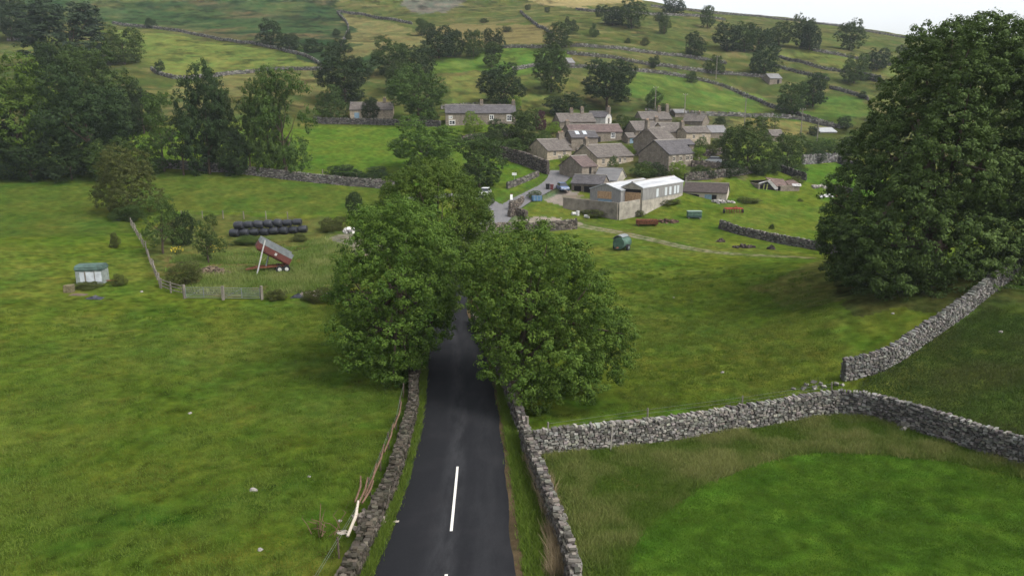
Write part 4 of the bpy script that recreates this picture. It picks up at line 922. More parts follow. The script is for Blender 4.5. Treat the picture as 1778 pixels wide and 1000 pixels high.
 (480, 520, 500, 40, 'bush', 'olive', 'weeds right of the end gatepost', 'hawthorns and scrub in the left fields'),
 (550, 522, 500, 56, 'bush', 'olive', 'weeds and nettles left of the nearest roadside ash', 'hawthorns and scrub in the left fields'),
 (520, 418, 404, 34, 'bush', 'olive', 'tall weeds at the right foot of the bales', 'hawthorns and scrub in the left fields'),
 (430, 424, 410, 60, 'bush', 'hazel', 'weeds along the front foot of the bales', 'hawthorns and scrub in the left fields'),
 (225, 382, 355, 60, 'bush', 'syc', 'low shrub under the large hawthorn', 'hawthorns and scrub in the left fields'),
 (200, 430, 402, 20, 'bush', 'olive', 'thistle patch in the field above the horse trailer', 'hawthorns and scrub in the left fields'),
]
for t in T:
    tree(*t[:6], label=t[6], group=t[7])

# ------------------------------------------------------------------ buildings
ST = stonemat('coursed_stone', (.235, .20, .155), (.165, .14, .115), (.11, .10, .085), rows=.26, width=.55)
ST2 = stonemat('sunlit_sandstone', (.40, .335, .245), (.30, .25, .185), (.17, .15, .12), rows=.26, width=.55)  # lighter copy of the coursed stone, sun on the facades put into its colour
BL = pmat('concrete_block', (.29, .265, .22), .95, .28, .8, .3, 6, spec=.1)
SL = stonemat('stone_slates', (.142, .125, .110), (.100, .088, .080), (.06, .055, .05), rows=.42, width=.6, bumpd=.06)
SLR = stonemat('reddish_slates', (.140, .104, .094), (.100, .076, .071), (.06, .05, .05), rows=.42, width=.6, bumpd=.06)
SLD = stonemat('dark_slates', (.105, .098, .10), (.078, .074, .078), (.04, .04, .04), rows=.42, width=.6, bumpd=.05)
SLG = pmat('grey_sheet_roof', (.150, .148, .148), .8, .22, 1.2, .3, 3, stretch=(1, .2, 1))
WHR = pmat('white_corrugated_roof', (.46, .47, .48), .7, .15, .5, .4, 5, col2=(.22, .23, .24), stretch=(.35, 3, 1))
WHT = pmat('white_paint', (.72, .72, .70), .6, .08)
GLS = pmat('dark_window_glass', (.028, .032, .038), .12, .2, spec=.6)
DKI = pmat('opening_shade_black', (.010, .009, .008), .95, .2)  # near-black panels on solid walls stand for the shade inside openings
LINT = pmat('stone_dressing', (.36, .32, .26), .9, .15)
OSB = pmat('chipboard_sheet', (.36, .235, .13), .85, .25, 3.)
GBD = pmat('grey_boards', (.225, .22, .21), .9, .3, 2., .4, 5, stretch=(6, 6, .4))
BLU = pmat('faded_blue_sheet', (.16, .24, .30), .7, .2)
RUST = pmat('rust', (.155, .060, .030), .9, .35, 4., .4, 20)
POT = pmat('clay_pot', (.34, .24, .17), .9, .2)
RID = pmat('ridge_stone', (.26, .24, .21), .9, .2)
def house(label, x0, y0, ey, xR, xL, Z, r, wall=ST, roof=SL, pitch=32, chim=(), win=(), ridge='x', gab=(), name='stone_cottage', cat='house', group='stone houses and barns of the village', L=None, W=None, doors=(), skylights=(), painted=None, over=.22, front=None, rh=None, fr0=None):
    """corner pixel x0,y0; eave pixel ey; far ends xR (facade) and xL (gable); depth Z; heading r degrees"""
    fr0 = fr0 or LINT; Z = Z or float(depth(ground(x0, y0))); rr_ = R(r); P = at(x0, y0, Z); a0, a1, a2 = (x0-CX)/F, (xR-CX)/F, (xL-CX)/F
    L = L or (a1-a0)*Z/(cos(rr_)-a1*sin(rr_)*cp); W = W or (a0-a2)*Z/(sin(rr_)+a2*cos(rr_)*cp)
    eh = (y0-ey)*Z/F/cp
    gz = float(H(P[0], P[1]))
    print('HOUSE %-60s L %.1f W %.1f eave %.1f  base-ground %.1f' % (label[:60], L, W, eh, P[2]-gz))
    o = thing(name, label, cat, P, rr_, group)
    if ridge == 'y': gw, gl = L, W
    else: gw, gl = W, L
    rise = rh if rh is not None else gw/2*math.tan(R(pitch)); t = .16
    m = MB(); pent = [(0, -3), (gw, -3), (gw, eh), (gw/2, eh+rise), (0, eh)]
    if ridge == 'x': m.prism(pent, 'x', 0, gl)
    else: m.prism(pent, 'y', 0, gl)
    m.build('wall', wall, o)
    # roof: two slopes with their own thickness, and a ridge course
    k = over; dz = k*rise/(gw/2)
    def tf(g, l, z): return (l, g, z) if ridge == 'x' else (g, l, z)
    m = MB(); n = max(2, int(gl/2.2))
    for s in (0, 1):
        for i in range(n):
            la, lb = -.12+(gl+.24)*i/n, -.12+(gl+.24)*(i+1)/n
            def zj(q): return .05*sin(q*1.3+gl+s)
            e, rg = (-k, gw/2) if s == 0 else (gw+k, gw/2)
            v = [tf(e, la, eh-dz+.03+zj(la)*.4), tf(e, lb, eh-dz+.03+zj(lb)*.4), tf(rg, lb, eh+rise+.03+zj(lb)), tf(rg, la, eh+rise+.03+zj(la))]
            v += [(p[0], p[1], p[2]+t) for p in v]
            m.add(v, [(0, 1, 2, 3), (7, 6, 5, 4), (0, 4, 5, 1), (1, 5, 6, 2), (2, 6, 7, 3), (3, 7, 4, 0)])
    ro = m.build('roof', roof, o)
    m = MB(); m.bar(tf(gw/2, -.14, eh+rise+t+.02), tf(gw/2, gl+.14, eh+rise+t+.02), .3, .14); m.build('ridge_course', RID, ro)
    for (f, hh) in chim:
        l = gl*f; m = MB(); c = tf(gw/2, l, 0); w_ = .42
        m.box(c[0]-w_, c[0]+w_, c[1]-w_, c[1]+w_, eh+rise-.6, eh+rise+hh); m.box(c[0]-w_-.07, c[0]+w_+.07, c[1]-w_-.07, c[1]+w_+.07, eh+rise+hh+.003, eh+rise+hh+.12)
        ch = m.build('chimney', ST, ro)
        for q in (-.2, .2):
            m = MB(); m.cyl((c[0]+q, c[1], eh+rise+hh+.1), (c[0]+q, c[1], eh+rise+hh+.5), .12, .10, 8); m.build('chimney_pot', POT, ch)
    def window(side, s, z, w, h, fr=fr0):
        f, p = MB(), MB(); q = .045
        if side == 'f':
            mk = lambda m_, a, b, c, d, y0_, y1_: m_.box(a, b, y0_, y1_, c, d)
        else:
            mk = lambda m_, a, b, c, d, y0_, y1_: m_.box(y0_, y1_, a, b, c, d)
        ft = .12
        mk(f, s-w/2, s-w/2+ft, z, z+h, -q, .02); mk(f, s+w/2-ft, s+w/2, z, z+h, -q, .02); mk(f, s-w/2+ft, s+w/2-ft, z, z+ft, -q, .02); mk(f, s-w/2+ft, s+w/2-ft, z+h-ft, z+h, -q, .02)
        mk(f, s-.04, s+.04, z+ft, z+h-ft, -q*.9, .02); mk(f, s-w/2+ft, s-.04, z+h*.5-.03, z+h*.5+.03, -q*.8, .02)
        fo = f.build('window', fr, o); mk(p, s-w/2+ft*.9, s+w/2-ft*.9, z+ft*.9, z+h-ft*.9, -.018, .01); p.build('pane', GLS, fo)
        l = MB(); mk(l, s-w/2-.15, s+w/2+.15, z+h+.005, z+h+.22, -.03, .01); mk(l, s-w/2-.1, s+w/2+.1, z-.14, z-.005, -.06, .01); l.build('surround', LINT, fo)
    for w_ in win: window('f', w_[0]*L, w_[1]*eh, *(w_[2:] or (.9, 1.1)))
    for w_ in gab: window('g', w_[0]*W, w_[1]*eh, *(w_[2:] or (.8, 1.)))
    for d_ in doors:   # (side, position, width, height, material)
        m = MB(); sd, s, w, h, mm = d_[:5]; z0 = d_[5] if len(d_) > 5 else -.02; s *= (L if sd == 'f' else W)
        if sd == 'f': m.box(s-w/2, s+w/2, -.04, .05, z0, z0+h)
        else: m.box(-.04, .05, s-w/2, s+w/2, z0, z0+h)
        m.build('opening_shade' if mm is DKI else ('door' if h > 1.6 else 'panel'), mm, o)
    for (f, u, w, h) in skylights:
        m = MB(); l0, l1 = gl*f, gl*f+w
        for q in (u, u+h): pass
        def rz(g_): return eh+rise*g_/(gw/2)+t+.06
        g0, g1 = gw/2*u, gw/2*(u+h)
        v = [tf(g0, l0, rz(g0)), tf(g0, l1, rz(g0)), tf(g1, l1, rz(g1)), tf(g1, l0, rz(g1))]; v += [(p[0], p[1], p[2]+.06) for p in v]
        m.add(v, [(0, 1, 2, 3), (7, 6, 5, 4), (0, 4, 5, 1), (1, 5, 6, 2), (2, 6, 7, 3), (3, 7, 4, 0)]); m.build('skylight', pmat('rooflight_glass', (.40, .43, .46), .3, .1), ro)
    o['_dims'] = (L, W, eh, rise); return o, L, W, eh, rise
W2 = [(.2, .56), (.5, .56), (.8, .56), (.2, .12), (.8, .12)]
house('long low house with white framed windows behind the bright yellow-green bush', 774, 218, 198, 896, 768, 185, 6, roof=SLD, chim=[(.52, 1.), (.98, 1.)], win=[(.07, .55, .9, .6), (.65, .45, 1.1, 1.2), (.9, .35, 1.2, 1.5), (.09, .05, 1.6, 1.1)], W=6.5, fr0=WHT)
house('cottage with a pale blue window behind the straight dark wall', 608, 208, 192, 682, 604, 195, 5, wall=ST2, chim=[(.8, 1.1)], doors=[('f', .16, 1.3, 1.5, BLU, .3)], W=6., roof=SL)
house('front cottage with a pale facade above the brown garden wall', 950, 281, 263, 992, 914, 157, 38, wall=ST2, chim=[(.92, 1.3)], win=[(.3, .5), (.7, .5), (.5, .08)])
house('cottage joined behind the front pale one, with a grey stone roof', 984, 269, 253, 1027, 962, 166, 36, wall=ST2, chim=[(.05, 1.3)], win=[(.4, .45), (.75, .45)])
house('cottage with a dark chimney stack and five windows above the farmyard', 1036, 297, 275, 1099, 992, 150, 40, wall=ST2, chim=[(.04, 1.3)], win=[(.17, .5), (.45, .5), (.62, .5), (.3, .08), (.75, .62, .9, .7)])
house('small barn with a big brown gable in front at the village road', 1010, 312, 291, 1036, 971, 143, 44, wall=ST, roof=SLR, doors=[('f', .55, .7, 1.4, DKI, .9)], name='stone_barn', cat='barn')
house('long house with a purplish-red roof and one white window', 989, 252, 231, 1080, 975, 172, 17, roof=SLR, fr0=WHT, win=[(.82, .5, 1.1, 1.3)], doors=[('f', .55, .9, 1.9, DKI)], chim=[(.02, .8)])
house('low dark slated outbuilding with two white rooflights', 992, 253, 240, 1038, 982, 166, 17, roof=SLD, W=4.5, rh=1.4, skylights=[(.22, .35, .9, .5), (.5, .35, .9, .5)], name='outbuilding', cat='outbuilding')
house('rear terrace with two chimneys behind the long red-roofed house', 972, 227, 213, 1034, 962, 187, 14, chim=[(.42, 1.2), (.72, 1.5)], W=6.5, win=[(.3, .4)])
house('house with a white painted gable behind the long red-roofed one', 1051, 224, 205, 1064, 1018, 192, 62, wall=pmat('limewashed_wall', (.42, .41, .38), .9, .2, 1.5), roof=SLD, ridge='y', win=[(.5, .35, 1.3, 1.8)], chim=[(.02, 1.1)], L=4.6)
house('tall house with a huge blank brown gable and a chimney', 1142, 287, 247, 1172, 1098, 157, 42, chim=[(.04, 1.6)], pitch=37, gab=[(.9, .2, .7, .8)], roof=SL)
house('house with a row of mullioned windows in front of the huge gable', 1160, 301, 270, 1204, 1108, 149, 42, roof=SLD, pitch=34, win=[(.2, .62, 1., 1.), (.45, .62, 1., 1.), (.72, .62, 1.2, 1.), (.88, .62, .9, 1.)])
house('left part of the village terrace with a dark doorway', 1103, 243, 228, 1150, 1093, 176, 18, roof=SL, win=[(.2, .4, .9, 1.2)], W=6.5, chim=[(.98, 1.)])
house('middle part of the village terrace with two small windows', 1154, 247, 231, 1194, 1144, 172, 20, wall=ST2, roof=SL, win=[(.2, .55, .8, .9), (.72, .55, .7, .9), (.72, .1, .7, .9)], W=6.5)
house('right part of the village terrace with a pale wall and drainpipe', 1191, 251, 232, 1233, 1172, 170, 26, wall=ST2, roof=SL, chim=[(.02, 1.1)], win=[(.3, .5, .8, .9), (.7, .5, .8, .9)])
house('rear row of low roofs with two thin chimneys', 1114, 218, 208, 1166, 1108, None, 12, roof=SL, W=6., chim=[(.7, 1.4), (.97, 1.9)])
house('rear house at the right with its gable turned to the field', 1219, 226, 212, 1238, 1184, 198, 58, ridge='y', roof=SL, L=6., chim=[(.35, .6)])
house('low building with a plain grey roof at the right end of the terrace', 1233, 246, 231, 1262, 1226, 184, 12, roof=SLG, W=5., name='outbuilding', cat='outbuilding')
house('shed with a pale metal roof beyond the hedge', 1424, 236, 230, 1452, 1419, 207, 14, roof=pmat('pale_sheet_roof', (.27, .28, .28), .8, .2), wall=GBD, W=5, rh=1.1, name='field_shed', cat='shed')
house('little stone field barn alone beside the wall on the hillside', 1336, 146, 137, 1357, 1330, 256, 15, roof=SLG, wall=ST, W=5, name='field_barn', cat='barn', doors=[('f', .7, .8, 1.5, DKI)])
house('tiny stone hut high on the hill near the upright grey-green tree', 987, 119, 110, 998, 981, None, 25, roof=SLG, wall=ST, W=5, name='field_barn', cat='barn')
house('dark roofed lean-to behind the house with mullioned windows', 1182, 262, 252, 1205, 1176, 162, 24, roof=SLD, W=4., rh=1., name='outbuilding', cat='outbuilding', doors=[('f', .5, .9, 1.4, DKI)])
house('small blue-doored lean-to left of the terrace', 1090, 250, 240, 1104, 1084, None, 16, roof=SL, W=3.5, rh=.9, name='outbuilding', cat='outbuilding', doors=[('f', .5, 1.1, 1.4, BLU)])
house('small slate roof peeping between the large village sycamore and the upright tree', 1340, 246, 237, 1362, 1334, None, 14, roof=SL, W=4.5, name='outbuilding', cat='outbuilding')
house('low ruined outbuilding against the wall under the hill, above the rear terrace', 1172, 204, 197, 1192, 1168, None, 10, roof=SLG, W=4., rh=.9, name='outbuilding', cat='outbuilding')
# farm buildings
house('grey sheet-roofed barn behind the white-roofed shed', 1070, 333, 315, 1104, 1030, 141, 62, ridge='y', roof=SLG, wall=BL, L=6., rh=2.1, name='farm_building', cat='barn')
o, L_, W_, eh_, rs_ = house('open-fronted dark slated cart shed with posts by the parked blue car', 1046, 343, 320, 1066, 992, 137, 66, ridge='y', roof=SLD, wall=ST, L=4., rh=1.3, over=.4, name='cart_shed', cat='shed', doors=[('g', .35, 3., 2., DKI), ('g', .8, 1.4, 2., DKI)])
o, L_, W_, eh_, rs_ = house('large farm shed with white corrugated roof and chipboard-patched front', 1114, 375, 329, 1184, 1078, 127, 52, wall=BL, roof=WHR, rh=.9, over=.12, name='farm_building', cat='barn', doors=[('g', .5, 3.5, 2.0, OSB, 2.), ('g', .5, 3.6, .55, DKI, 4.02)])
m = MB(); nb = 34
for i in range(nb):
    a, b = L_*i/nb, L_*(i+.8)/nb; m.box(a, b, -.06, -.005, eh_*.56, eh_-.06)
m.build('cladding', GBD, o)
for f in (.34, .55, .66, .78, .86):
    m = MB(); m.box(L_*f-.45, L_*f+.45, -.09, -.062, eh_*.6, eh_*.9); m.build('pale_panel', pmat('clear_sheet', (.42, .45, .46), .5, .1), o)
house('lean-to farm shed with grey boards and an orange chipboard hatch', 1077, 360, 348-15, 1112, 1024, 127.5, 52, wall=GBD, roof=WHR, rh=1.0, L=14, over=.12, name='farm_building', cat='barn', doors=[('g', .52, 2.9, 1.3, OSB, 1.3), ('g', .5, 2.8, 1.1, BLU, .1)])
house('long low dark-roofed shed with broken doorways right of the farm', 1261, 350, 336, 1278, 1186, None, 68, ridge='y', roof=pmat('old_felt_roof', (.058, .046, .042), .9, .3, 2.), wall=LINT, L=4.5, rh=1.5, name='low_shed', cat='shed', doors=[('g', .28, .9, 1.2, DKI), ('g', .68, .8, 1.1, DKI), ('g', .8, 2., 1.2, DKI), ('g', .42, 1.3, 1.2, BLU)])
# block-walled pen
def block_wall(label, P, h, tk=.25, mat=BL, grp=VW, name='block_wall'):
    P = resample(np.array([ground(*q) for q in P]), 1.); O = P[0].copy(); m = MB()
    for i in range(len(P)-1):
        a, b = P[i]-O, P[i+1]-O; d = (b-a)[:2]; n_ = np.array([-d[1], d[0]])/np.linalg.norm(d)*tk/2
        h0, h1 = np.interp(i/(len(P)-1), [0, 1], h), np.interp((i+1)/(len(P)-1), [0, 1], h)
        v = [(a[0]-n_[0], a[1]-n_[1], a[2]-.8), (b[0]-n_[0], b[1]-n_[1], b[2]-.8), (b[0]+n_[0], b[1]+n_[1], b[2]-.8), (a[0]+n_[0], a[1]+n_[1], a[2]-.8)]
        v += [(v[0][0], v[0][1], a[2]+h0), (v[1][0], v[1][1], b[2]+h1), (v[2][0], v[2][1], b[2]+h1), (v[3][0], v[3][1], a[2]+h0)]
        m.add(v, [(3, 2, 1, 0), (4, 5, 6, 7), (0, 1, 5, 4), (2, 3, 7, 6)]+([(3, 0, 4, 7)] if i == 0 else [])+([(1, 2, 6, 5)] if i == len(P)-2 else []))
    return tag(m.build(name, mat, None, O), label, 'wall', grp)
block_wall('long dark side of the block-walled pen facing the track', [(978, 361), (1010, 368), (1040, 375), (1072, 382)], (1.9, 3.0), mat=pmat('dark_block', (.20, .175, .145), .95, .3, .8, .3, 6, spec=.1))  # darker block tone on the long side
block_wall('pale short side of the block-walled pen next to the white-roofed shed', [(1074, 382), (1095, 378), (1113, 374)], (3.0, 2.9))
# ruined barn
def ruin():
    P = ground(1352, 332); o = thing('ruined_barn', 'collapsed old barn with sagging brown roof and torn metal sheets', 'barn', P, R(10))
    m = MB(); m.box(-4.6, -4.25, 0, 5, -1, 1.5); m.box(4.3, 4.6, 0, 5, -1, 1.3); m.box(-4.25, 4.3, 4.7, 5, -1, 1.6); m.box(.4, 4.3, 0, .3, -1, 1.1); m.build('wall', ST, o)
    m = MB(); m.box(-4.2, .4, .35, 4.6, -.2, 1.2); m.build('interior_shade', DKI, o)  # solid near-black block stands for the shade within the barn
    def slab(name, v, mat, t=.1):
        m = MB(); v = list(v)+[(p[0], p[1], p[2]+t) for p in v]; m.add(v, [(3, 2, 1, 0), (4, 5, 6, 7), (0, 1, 5, 4), (1, 2, 6, 5), (2, 3, 7, 6), (3, 0, 4, 7)]); return m.build(name, mat, o)
    br = pmat('brown_fallen_roof', (.115, .080, .068), .95, .35, 2., .4, 8); gm = pmat('torn_grey_sheet', (.34, .33, .32), .7, .3, 2.)
    slab('roof', [(-.8, .0, 1.0), (2.3, .2, .7), (2.6, 3, 2.0), (-1.6, 3., 2.5)], br); slab('roof', [(-3.9, 3., 1.9), (2.5, 3., 2.1), (3.2, 5.2, 1.4), (-4.6, 5.2, 1.5)], br)
    slab('roof', [(2.5, .3, .9), (4.9, .2, 1.2), (4.6, 2.6, 1.9), (2.8, 2.8, 1.7)], br)
    slab('metal_sheet', [(-2.6, -.1, 1.9), (-2.0, -.2, 2.0), (-.3, -.25, .5), (-.9, -.2, .3)], gm); slab('metal_sheet', [(-4.6, -.1, 1.5), (-4.4, .4, 1.6), (-1.9, .2, 2.25), (-2.2, -.2, 2.15)], gm)
    slab('metal_sheet', [(3.0, -.1, .9), (4.8, -.3, .9), (5.0, .3, 1.3), (3.1, .5, 1.3)], gm)
    for x in (-3.4, -2.7): 
        m = MB(); m.bar((x, .2, -.3), (x+.25, .25, 1.5), .22, .1); m.build('yellow_post', pmat('lichened_timber', (.30, .32, .10), .9, .3), o)
    for a, b in (((-4.4, 0, -.3), (-4.3, 0, 1.5)), ((-.4, -.1, -.3), (-.5, -.1, 1.0)), ((-4.4, .05, 1.5), (-2.4, .05, 2.2))):
        m = MB(); m.bar(a, b, .16, .16); m.build('timber', pmat('weathered_timber', (.185, .165, .135), .95, .3, 3., .3, 10, stretch=(1, 1, .3)), o)
ruin()
# ------------------------------------------------------------------ farm things
TIM = pmat('weathered_timber', (.185, .165, .135), .95, .3, 3., .3, 10, stretch=(1, 1, .3))
RED = pmat('faded_red_paint', (.150, .042, .034), .85, .35, 1.6, .2, 8, col2=(.075, .030, .022))
GAL = pmat('galvanised_steel', (.20, .22, .225), .55, .2, 2., metal=.3)
BLK = pmat('black_bale_wrap', (.022, .024, .030), .38, .25, 3., .8, 9, spec=.5)
RUB = pmat('tyre_rubber', (.018, .018, .018), .8, .2)
GRN = pmat('weathered_green_paint', (.060, .115, .085), .7, .35, 1.5)
CRM = pmat('cream_enamel', (.44, .44, .42), .6, .15)
def horse_trailer():
    P = ground(162, 490)-np.array([0, 0, .2]); o = thing('horse_trailer', 'old horse trailer with rounded green top and white panelled side, sunk in nettles', 'trailer', P, R(9))
    TG = pmat('dirty_green_roof', (.060, .100, .085), .8, .35, 1.3, .2, 6); WS = pmat('grimy_white_panel', (.40, .43, .45), .75, .2, 1.5)
    L, W, h = 2.75, 1.75, 1.62
    m = MB(); m.box(-L/2, L/2, -W/2, W/2, .1, h); m.build('body', pmat('grey_trailer_body', (.21, .24, .22), .8, .3), o, bevel=.05)
    prof = [(-W/2-.06, h+.004), (W/2+.06, h+.004), (W/2+.06, h+.35), (W/2-.22, h+.62), (-W/2+.22, h+.62), (-W/2-.06, h+.35)]
    m = MB(); m.prism(prof, 'x', -L/2-.05, L/2+.05); m.build('roof', TG, o, bevel=.09, smooth=False)
    for a, b in ((-L/2+.45, -.48), (-.30, .52), (.60, L/2-.12)):
        m = MB(); m.box(a, b, -W/2-.03, -W/2-.003, .42, h-.12); m.build('side_panel', WS, o)
    m = MB(); m.box(-.44, -.34, -W/2-.05, -W/2-.003, .15, h); m.box(.53, .59, -W/2-.05, -W/2-.003, .15, h); m.build('panel_strut', TIM, o)
    m = MB(); m.box(-L/2-.035, -L/2-.003, -W/2+.12, W/2-.12, .25, h-.1); m.build('ramp', pmat('dull_ramp', (.16, .18, .17), .8, .3), o)
    for s in (-.35, .45):
        m = MB(); m.cyl((s, -W/2-.12, .22), (s, -W/2+.08, .22), .3, .3, 16); w = m.build('wheel', RUB, o); m = MB(); m.cyl((s, -W/2-.13, .22), (s, -W/2-.10, .22), .14, .14, 12); m.build('rim', GAL, w)
    m = MB(); m.bar((L/2, 0, .35), (L/2+1., 0, .3), .1); m.build('drawbar', RUST, o)
horse_trailer()
def tip_trailer():
    P = ground(478, 472); o = thing('tipping_trailer', 'rusty red farm tipping trailer with its body raised and grey extension sides', 'trailer', P, R(22))
    m = MB()
    for y in (-.45, .45): m.bar((-2.2, y, .75), (1.4, y, .75), .14, .18)
    for x in (-2.1, -.9, .3, 1.3): m.bar((x, -.45, .74), (x, .45, .74), .12, .14)
    m.bar((-2.2, -.45, .72), (-3.3, 0, .55), .12, .14); m.bar((-2.2, .45, .72), (-3.3, 0, .55), .12, .14); m.build('chassis', RUST, o)
    for x in (.45, 1.25):
        for y in (-.85, .85):
            m = MB(); m.cyl((x, y-.14, .42), (x, y+.14, .42), .42, .42, 18); w = m.build('wheel', RUB, o, bevel=0); s = -1 if y < 0 else 1
            m = MB(); m.cyl((x, y+s*.145, .42), (x, y+s*.17, .42), .22, .18, 14); m.build('rim', CRM, w)
    # raised body, hinged at the rear, tipped with its nose high
    an = R(33); ca, sa = cos(an), sin(an)
    def tp(p): x, y, z = p; return (1.5-(x*ca)+z*sa*-1*-1*0+(-z*sa*-1)*1, y, .95+x*sa+z*ca)
    def piece(nm, x0, x1, y0, y1, z0, z1, mat, par=o, b=0):
        m = MB(); m.box(x0, x1, y0, y1, z0, z1); m.v = [tp(p) for p in m.v]; return m.build(nm, mat, par, bevel=b)
    LB, WB, HB = 4.1, 2.1, .75
    bd = piece('body_floor', 0, LB, -WB/2, WB/2, 0, .1, RED)
    for y in (-1, 1):
        piece('side_board', 0, LB, y*WB/2-.03, y*WB/2+.03, .1, HB, RED)
        piece('extension_board', .02, LB-.02, y*WB/2-.045, y*WB/2+.045, HB+.003, HB+.55, GAL)
        for k in range(6): piece('stake', .2+k*.74, .28+k*.74, y*(WB/2+.03), y*(WB/2+.09), .0, HB, RED)
    piece('tailboard', -.06, -.003, -WB/2, WB/2, .0, HB, RED); piece('headboard', LB+.003, LB+.06, -WB/2, WB/2, 0, HB, RED); piece('extension_board', LB+.003, LB+.05, -WB/2, WB/2, HB+.003, HB+.55, GAL)
    piece('under_frame', .3, LB-.2, -.5, .5, -.22, -.003, RUST)
    piece('white_mark', 1.75, 2.0, -WB/2-.1, -WB/2-.092, .25, .55, CRM)
    m = MB(); m.cyl((-1.0, -.1, .8), tp((2.4, 0, -.1)), .09, .07, 10); m.build('hydraulic_ram', GAL, o)
    m = MB(); m.cyl((-2.15, -1.25, .1), tp((LB-.35, -WB/2-.2, HB+.55)), .08, .08, 8); m.build('white_prop_pole', CRM, o)
tip_trailer()
# wrapped bales
def bale(p, rz, label, k):
    r = .61+random.uniform(-.03, .03); m = MB(); n = 18; prof = [(-.66, .0), (-.66, .42), (-.60, .56), (-.40, r*.98), (0, r*1.01), (.40, r*.98), (.60, .56), (.66, .42), (.66, 0)]
    for i in range(len(prof)-1):
        m.cyl((prof[i][0], 0, 0), (prof[i+1][0]+1e-4, 0, 0), max(prof[i][1], .01), max(prof[i+1][1], .01), n, caps=False)
    o = m.build('wrapped_bale', BLK, None, p, smooth=True); o.rotation_euler = (random.uniform(-.05, .05), random.uniform(-.08, .08), rz); o.scale = (random.uniform(.94, 1.04), 1, random.uniform(.86, .98))
    tag(o, label, 'bale', 'black wrapped bales stacked in the yard')
ordn = ['first', 'second', 'third', 'fourth', 'fifth', 'sixth', 'seventh', 'eighth']
A_ = ground(408, 411); B_ = ground(526, 404)
for i in range(8):
    t = i/7.; p = A_*(1-t)+B_*t; p[2] = float(H(p[0], p[1]))+.58
    bale(p, R(-3+random.uniform(-9, 9)), 'black wrapped bale in the bottom row, %s from the left' % ordn[i], i)
    if i < 7:
        t = (i+.45)/7.; q = A_*(1-t)+B_*t; q[2] = float(H(q[0], q[1]))+1.66; q[1] += .15
        bale(q, R(-3+random.uniform(-9, 9)), 'black wrapped bale in the top row, %s from the left' % ordn[i], i+20)
# fence of the yard
def post(P, h, w=.13, label=None, group=None, lean=.05, mat=TIM, name='fence_post'):
    m = MB(); m.bar((0, 0, -.3), (random.uniform(-lean, lean), random.uniform(-lean, lean), h), w); return tag(m.build(name, mat, None, P), label, 'post', group)
def fence(label, L, h, step, rails, name='post_and_rail_fence', w=.12, mat=TIM, px=True, group='fences of the fields', rw=.04, jit=.06):
    P = resample(np.array([ground(*q) for q in L]), step); O = P[0]; o = thing(name, label, 'fence', O, 0, group); tops = []
    for p in P:
        q = p-O; q[2] = float(H(p[0], p[1]))-O[2]; hh = h*random.uniform(.9, 1.08); tp_ = q+np.array([random.uniform(-jit, jit), random.uniform(-jit, jit), hh]); tops.append((q, tp_))
        m = MB(); m.bar(q-np.array([0, 0, .3]), tp_, w); m.build('post', mat, o)
    for f in rails:
        m = MB()
        for i in range(len(tops)-1):
            a = tops[i][0]*(1-f)+tops[i][1]*f; b = tops[i+1][0]*(1-f)+tops[i+1][1]*f; m.bar(a+np.array([0, -w*.5, 0]), b+np.array([0, -w*.5, 0]), rw, rw*2.4 if rw > .02 else rw)
        m.build('rail' if rw > .02 else 'wire', mat if rw > .02 else GAL, o)
    return o
BR0 = pmat('brown_post', (.10, .075, .055), .95, .3)
fence('leaning grey timber fence down the left side of the bale yard', [(228, 392), (240, 412), (254, 436), (262, 458), (270, 478), (279, 500)], 1.15, 1.7, (.9, .55), jit=.12)
fence('short timber fence turning into the field gates', [(280, 501), (296, 508), (320, 514)], 1.15, 1.5, (.9, .6, .3))
fence('row of thin pale posts behind the black bales', [(316, 378), (350, 379), (374, 379), (398, 380), (430, 381), (460, 381), (500, 382)], 1.3, 3.2, (.9,), rw=.006, w=.10)
fence('wire fence with posts along the far side of the long pale wall', [(952, 778), (1056, 764), (1184, 748), (1300, 733), (1400, 717), (1440, 707)], 1.65, 5.5, (.95, .82), rw=.006, w=.07, jit=.04)
fence('post and wire along the field side of the left verge wall', [(548, 1040), (612, 930), (650, 845), (688, 745), (700, 690)], 1.0, 2.6, (.95, .8), rw=.006, w=.06, jit=.08, mat=BR0)
fence('post and wire fence on the wall top right of the left wood', [(500, 306), (560, 312), (620, 318)], 1.9, 7, (.95,), rw=.006, w=.12)
def gate(x0, x1, y, label):
    A, B = ground(x0, y), ground(x1, y); d = (B-A); rz = atan2(d[1], d[0]); L = hypot(d[0], d[1]); A[2] = float(H(A[0], A[1]))
    sl = float(H(B[0], B[1]))-A[2]
    o = thing('field_gate', label, 'gate', A, rz, 'metal field gates of the bale yard')
    m = MB(); rl = MB()
    for x in (.03, L/2, L-.03): m.bar((x, 0, .12+sl*x/L), (x, 0, 1.22+sl*x/L), .05)
    m.bar((.03, 0, .15), (L/2, 0, 1.15+sl/2), .035); m.build('frame', GAL, o)
    for z in (.15, .36, .55, .75, .97, 1.2): rl.bar((0, .0, z), (L, .0, z+sl), .04)
    rl.build('rails', GAL, o)
gate(323, 386, 519, 'left one of two grey tubular field gates hung end to end'); gate(389, 452, 520, 'right one of two grey tubular field gates, ending at the thick post')
for q, lb in (((321, 518), 'thick timber gatepost where the fence meets the gates'), ((388, 521), 'thin timber post between the two field gates'), ((455, 520), 'thick dark gatepost at the right end of the gates')):
    post(ground(*q), 1.45, .24, lb, 'timber gateposts')
post(ground(1056, 772)-np.array([0, .9, 0]), 1.7, .06, 'pale leaning stake against the face of the long pale wall', lean=.1, mat=pmat('pale_timber', (.28, .26, .22), .9, .2))
post(ground(916, 768), 1.6, .14, 'brown post at the corner of the two near right walls')
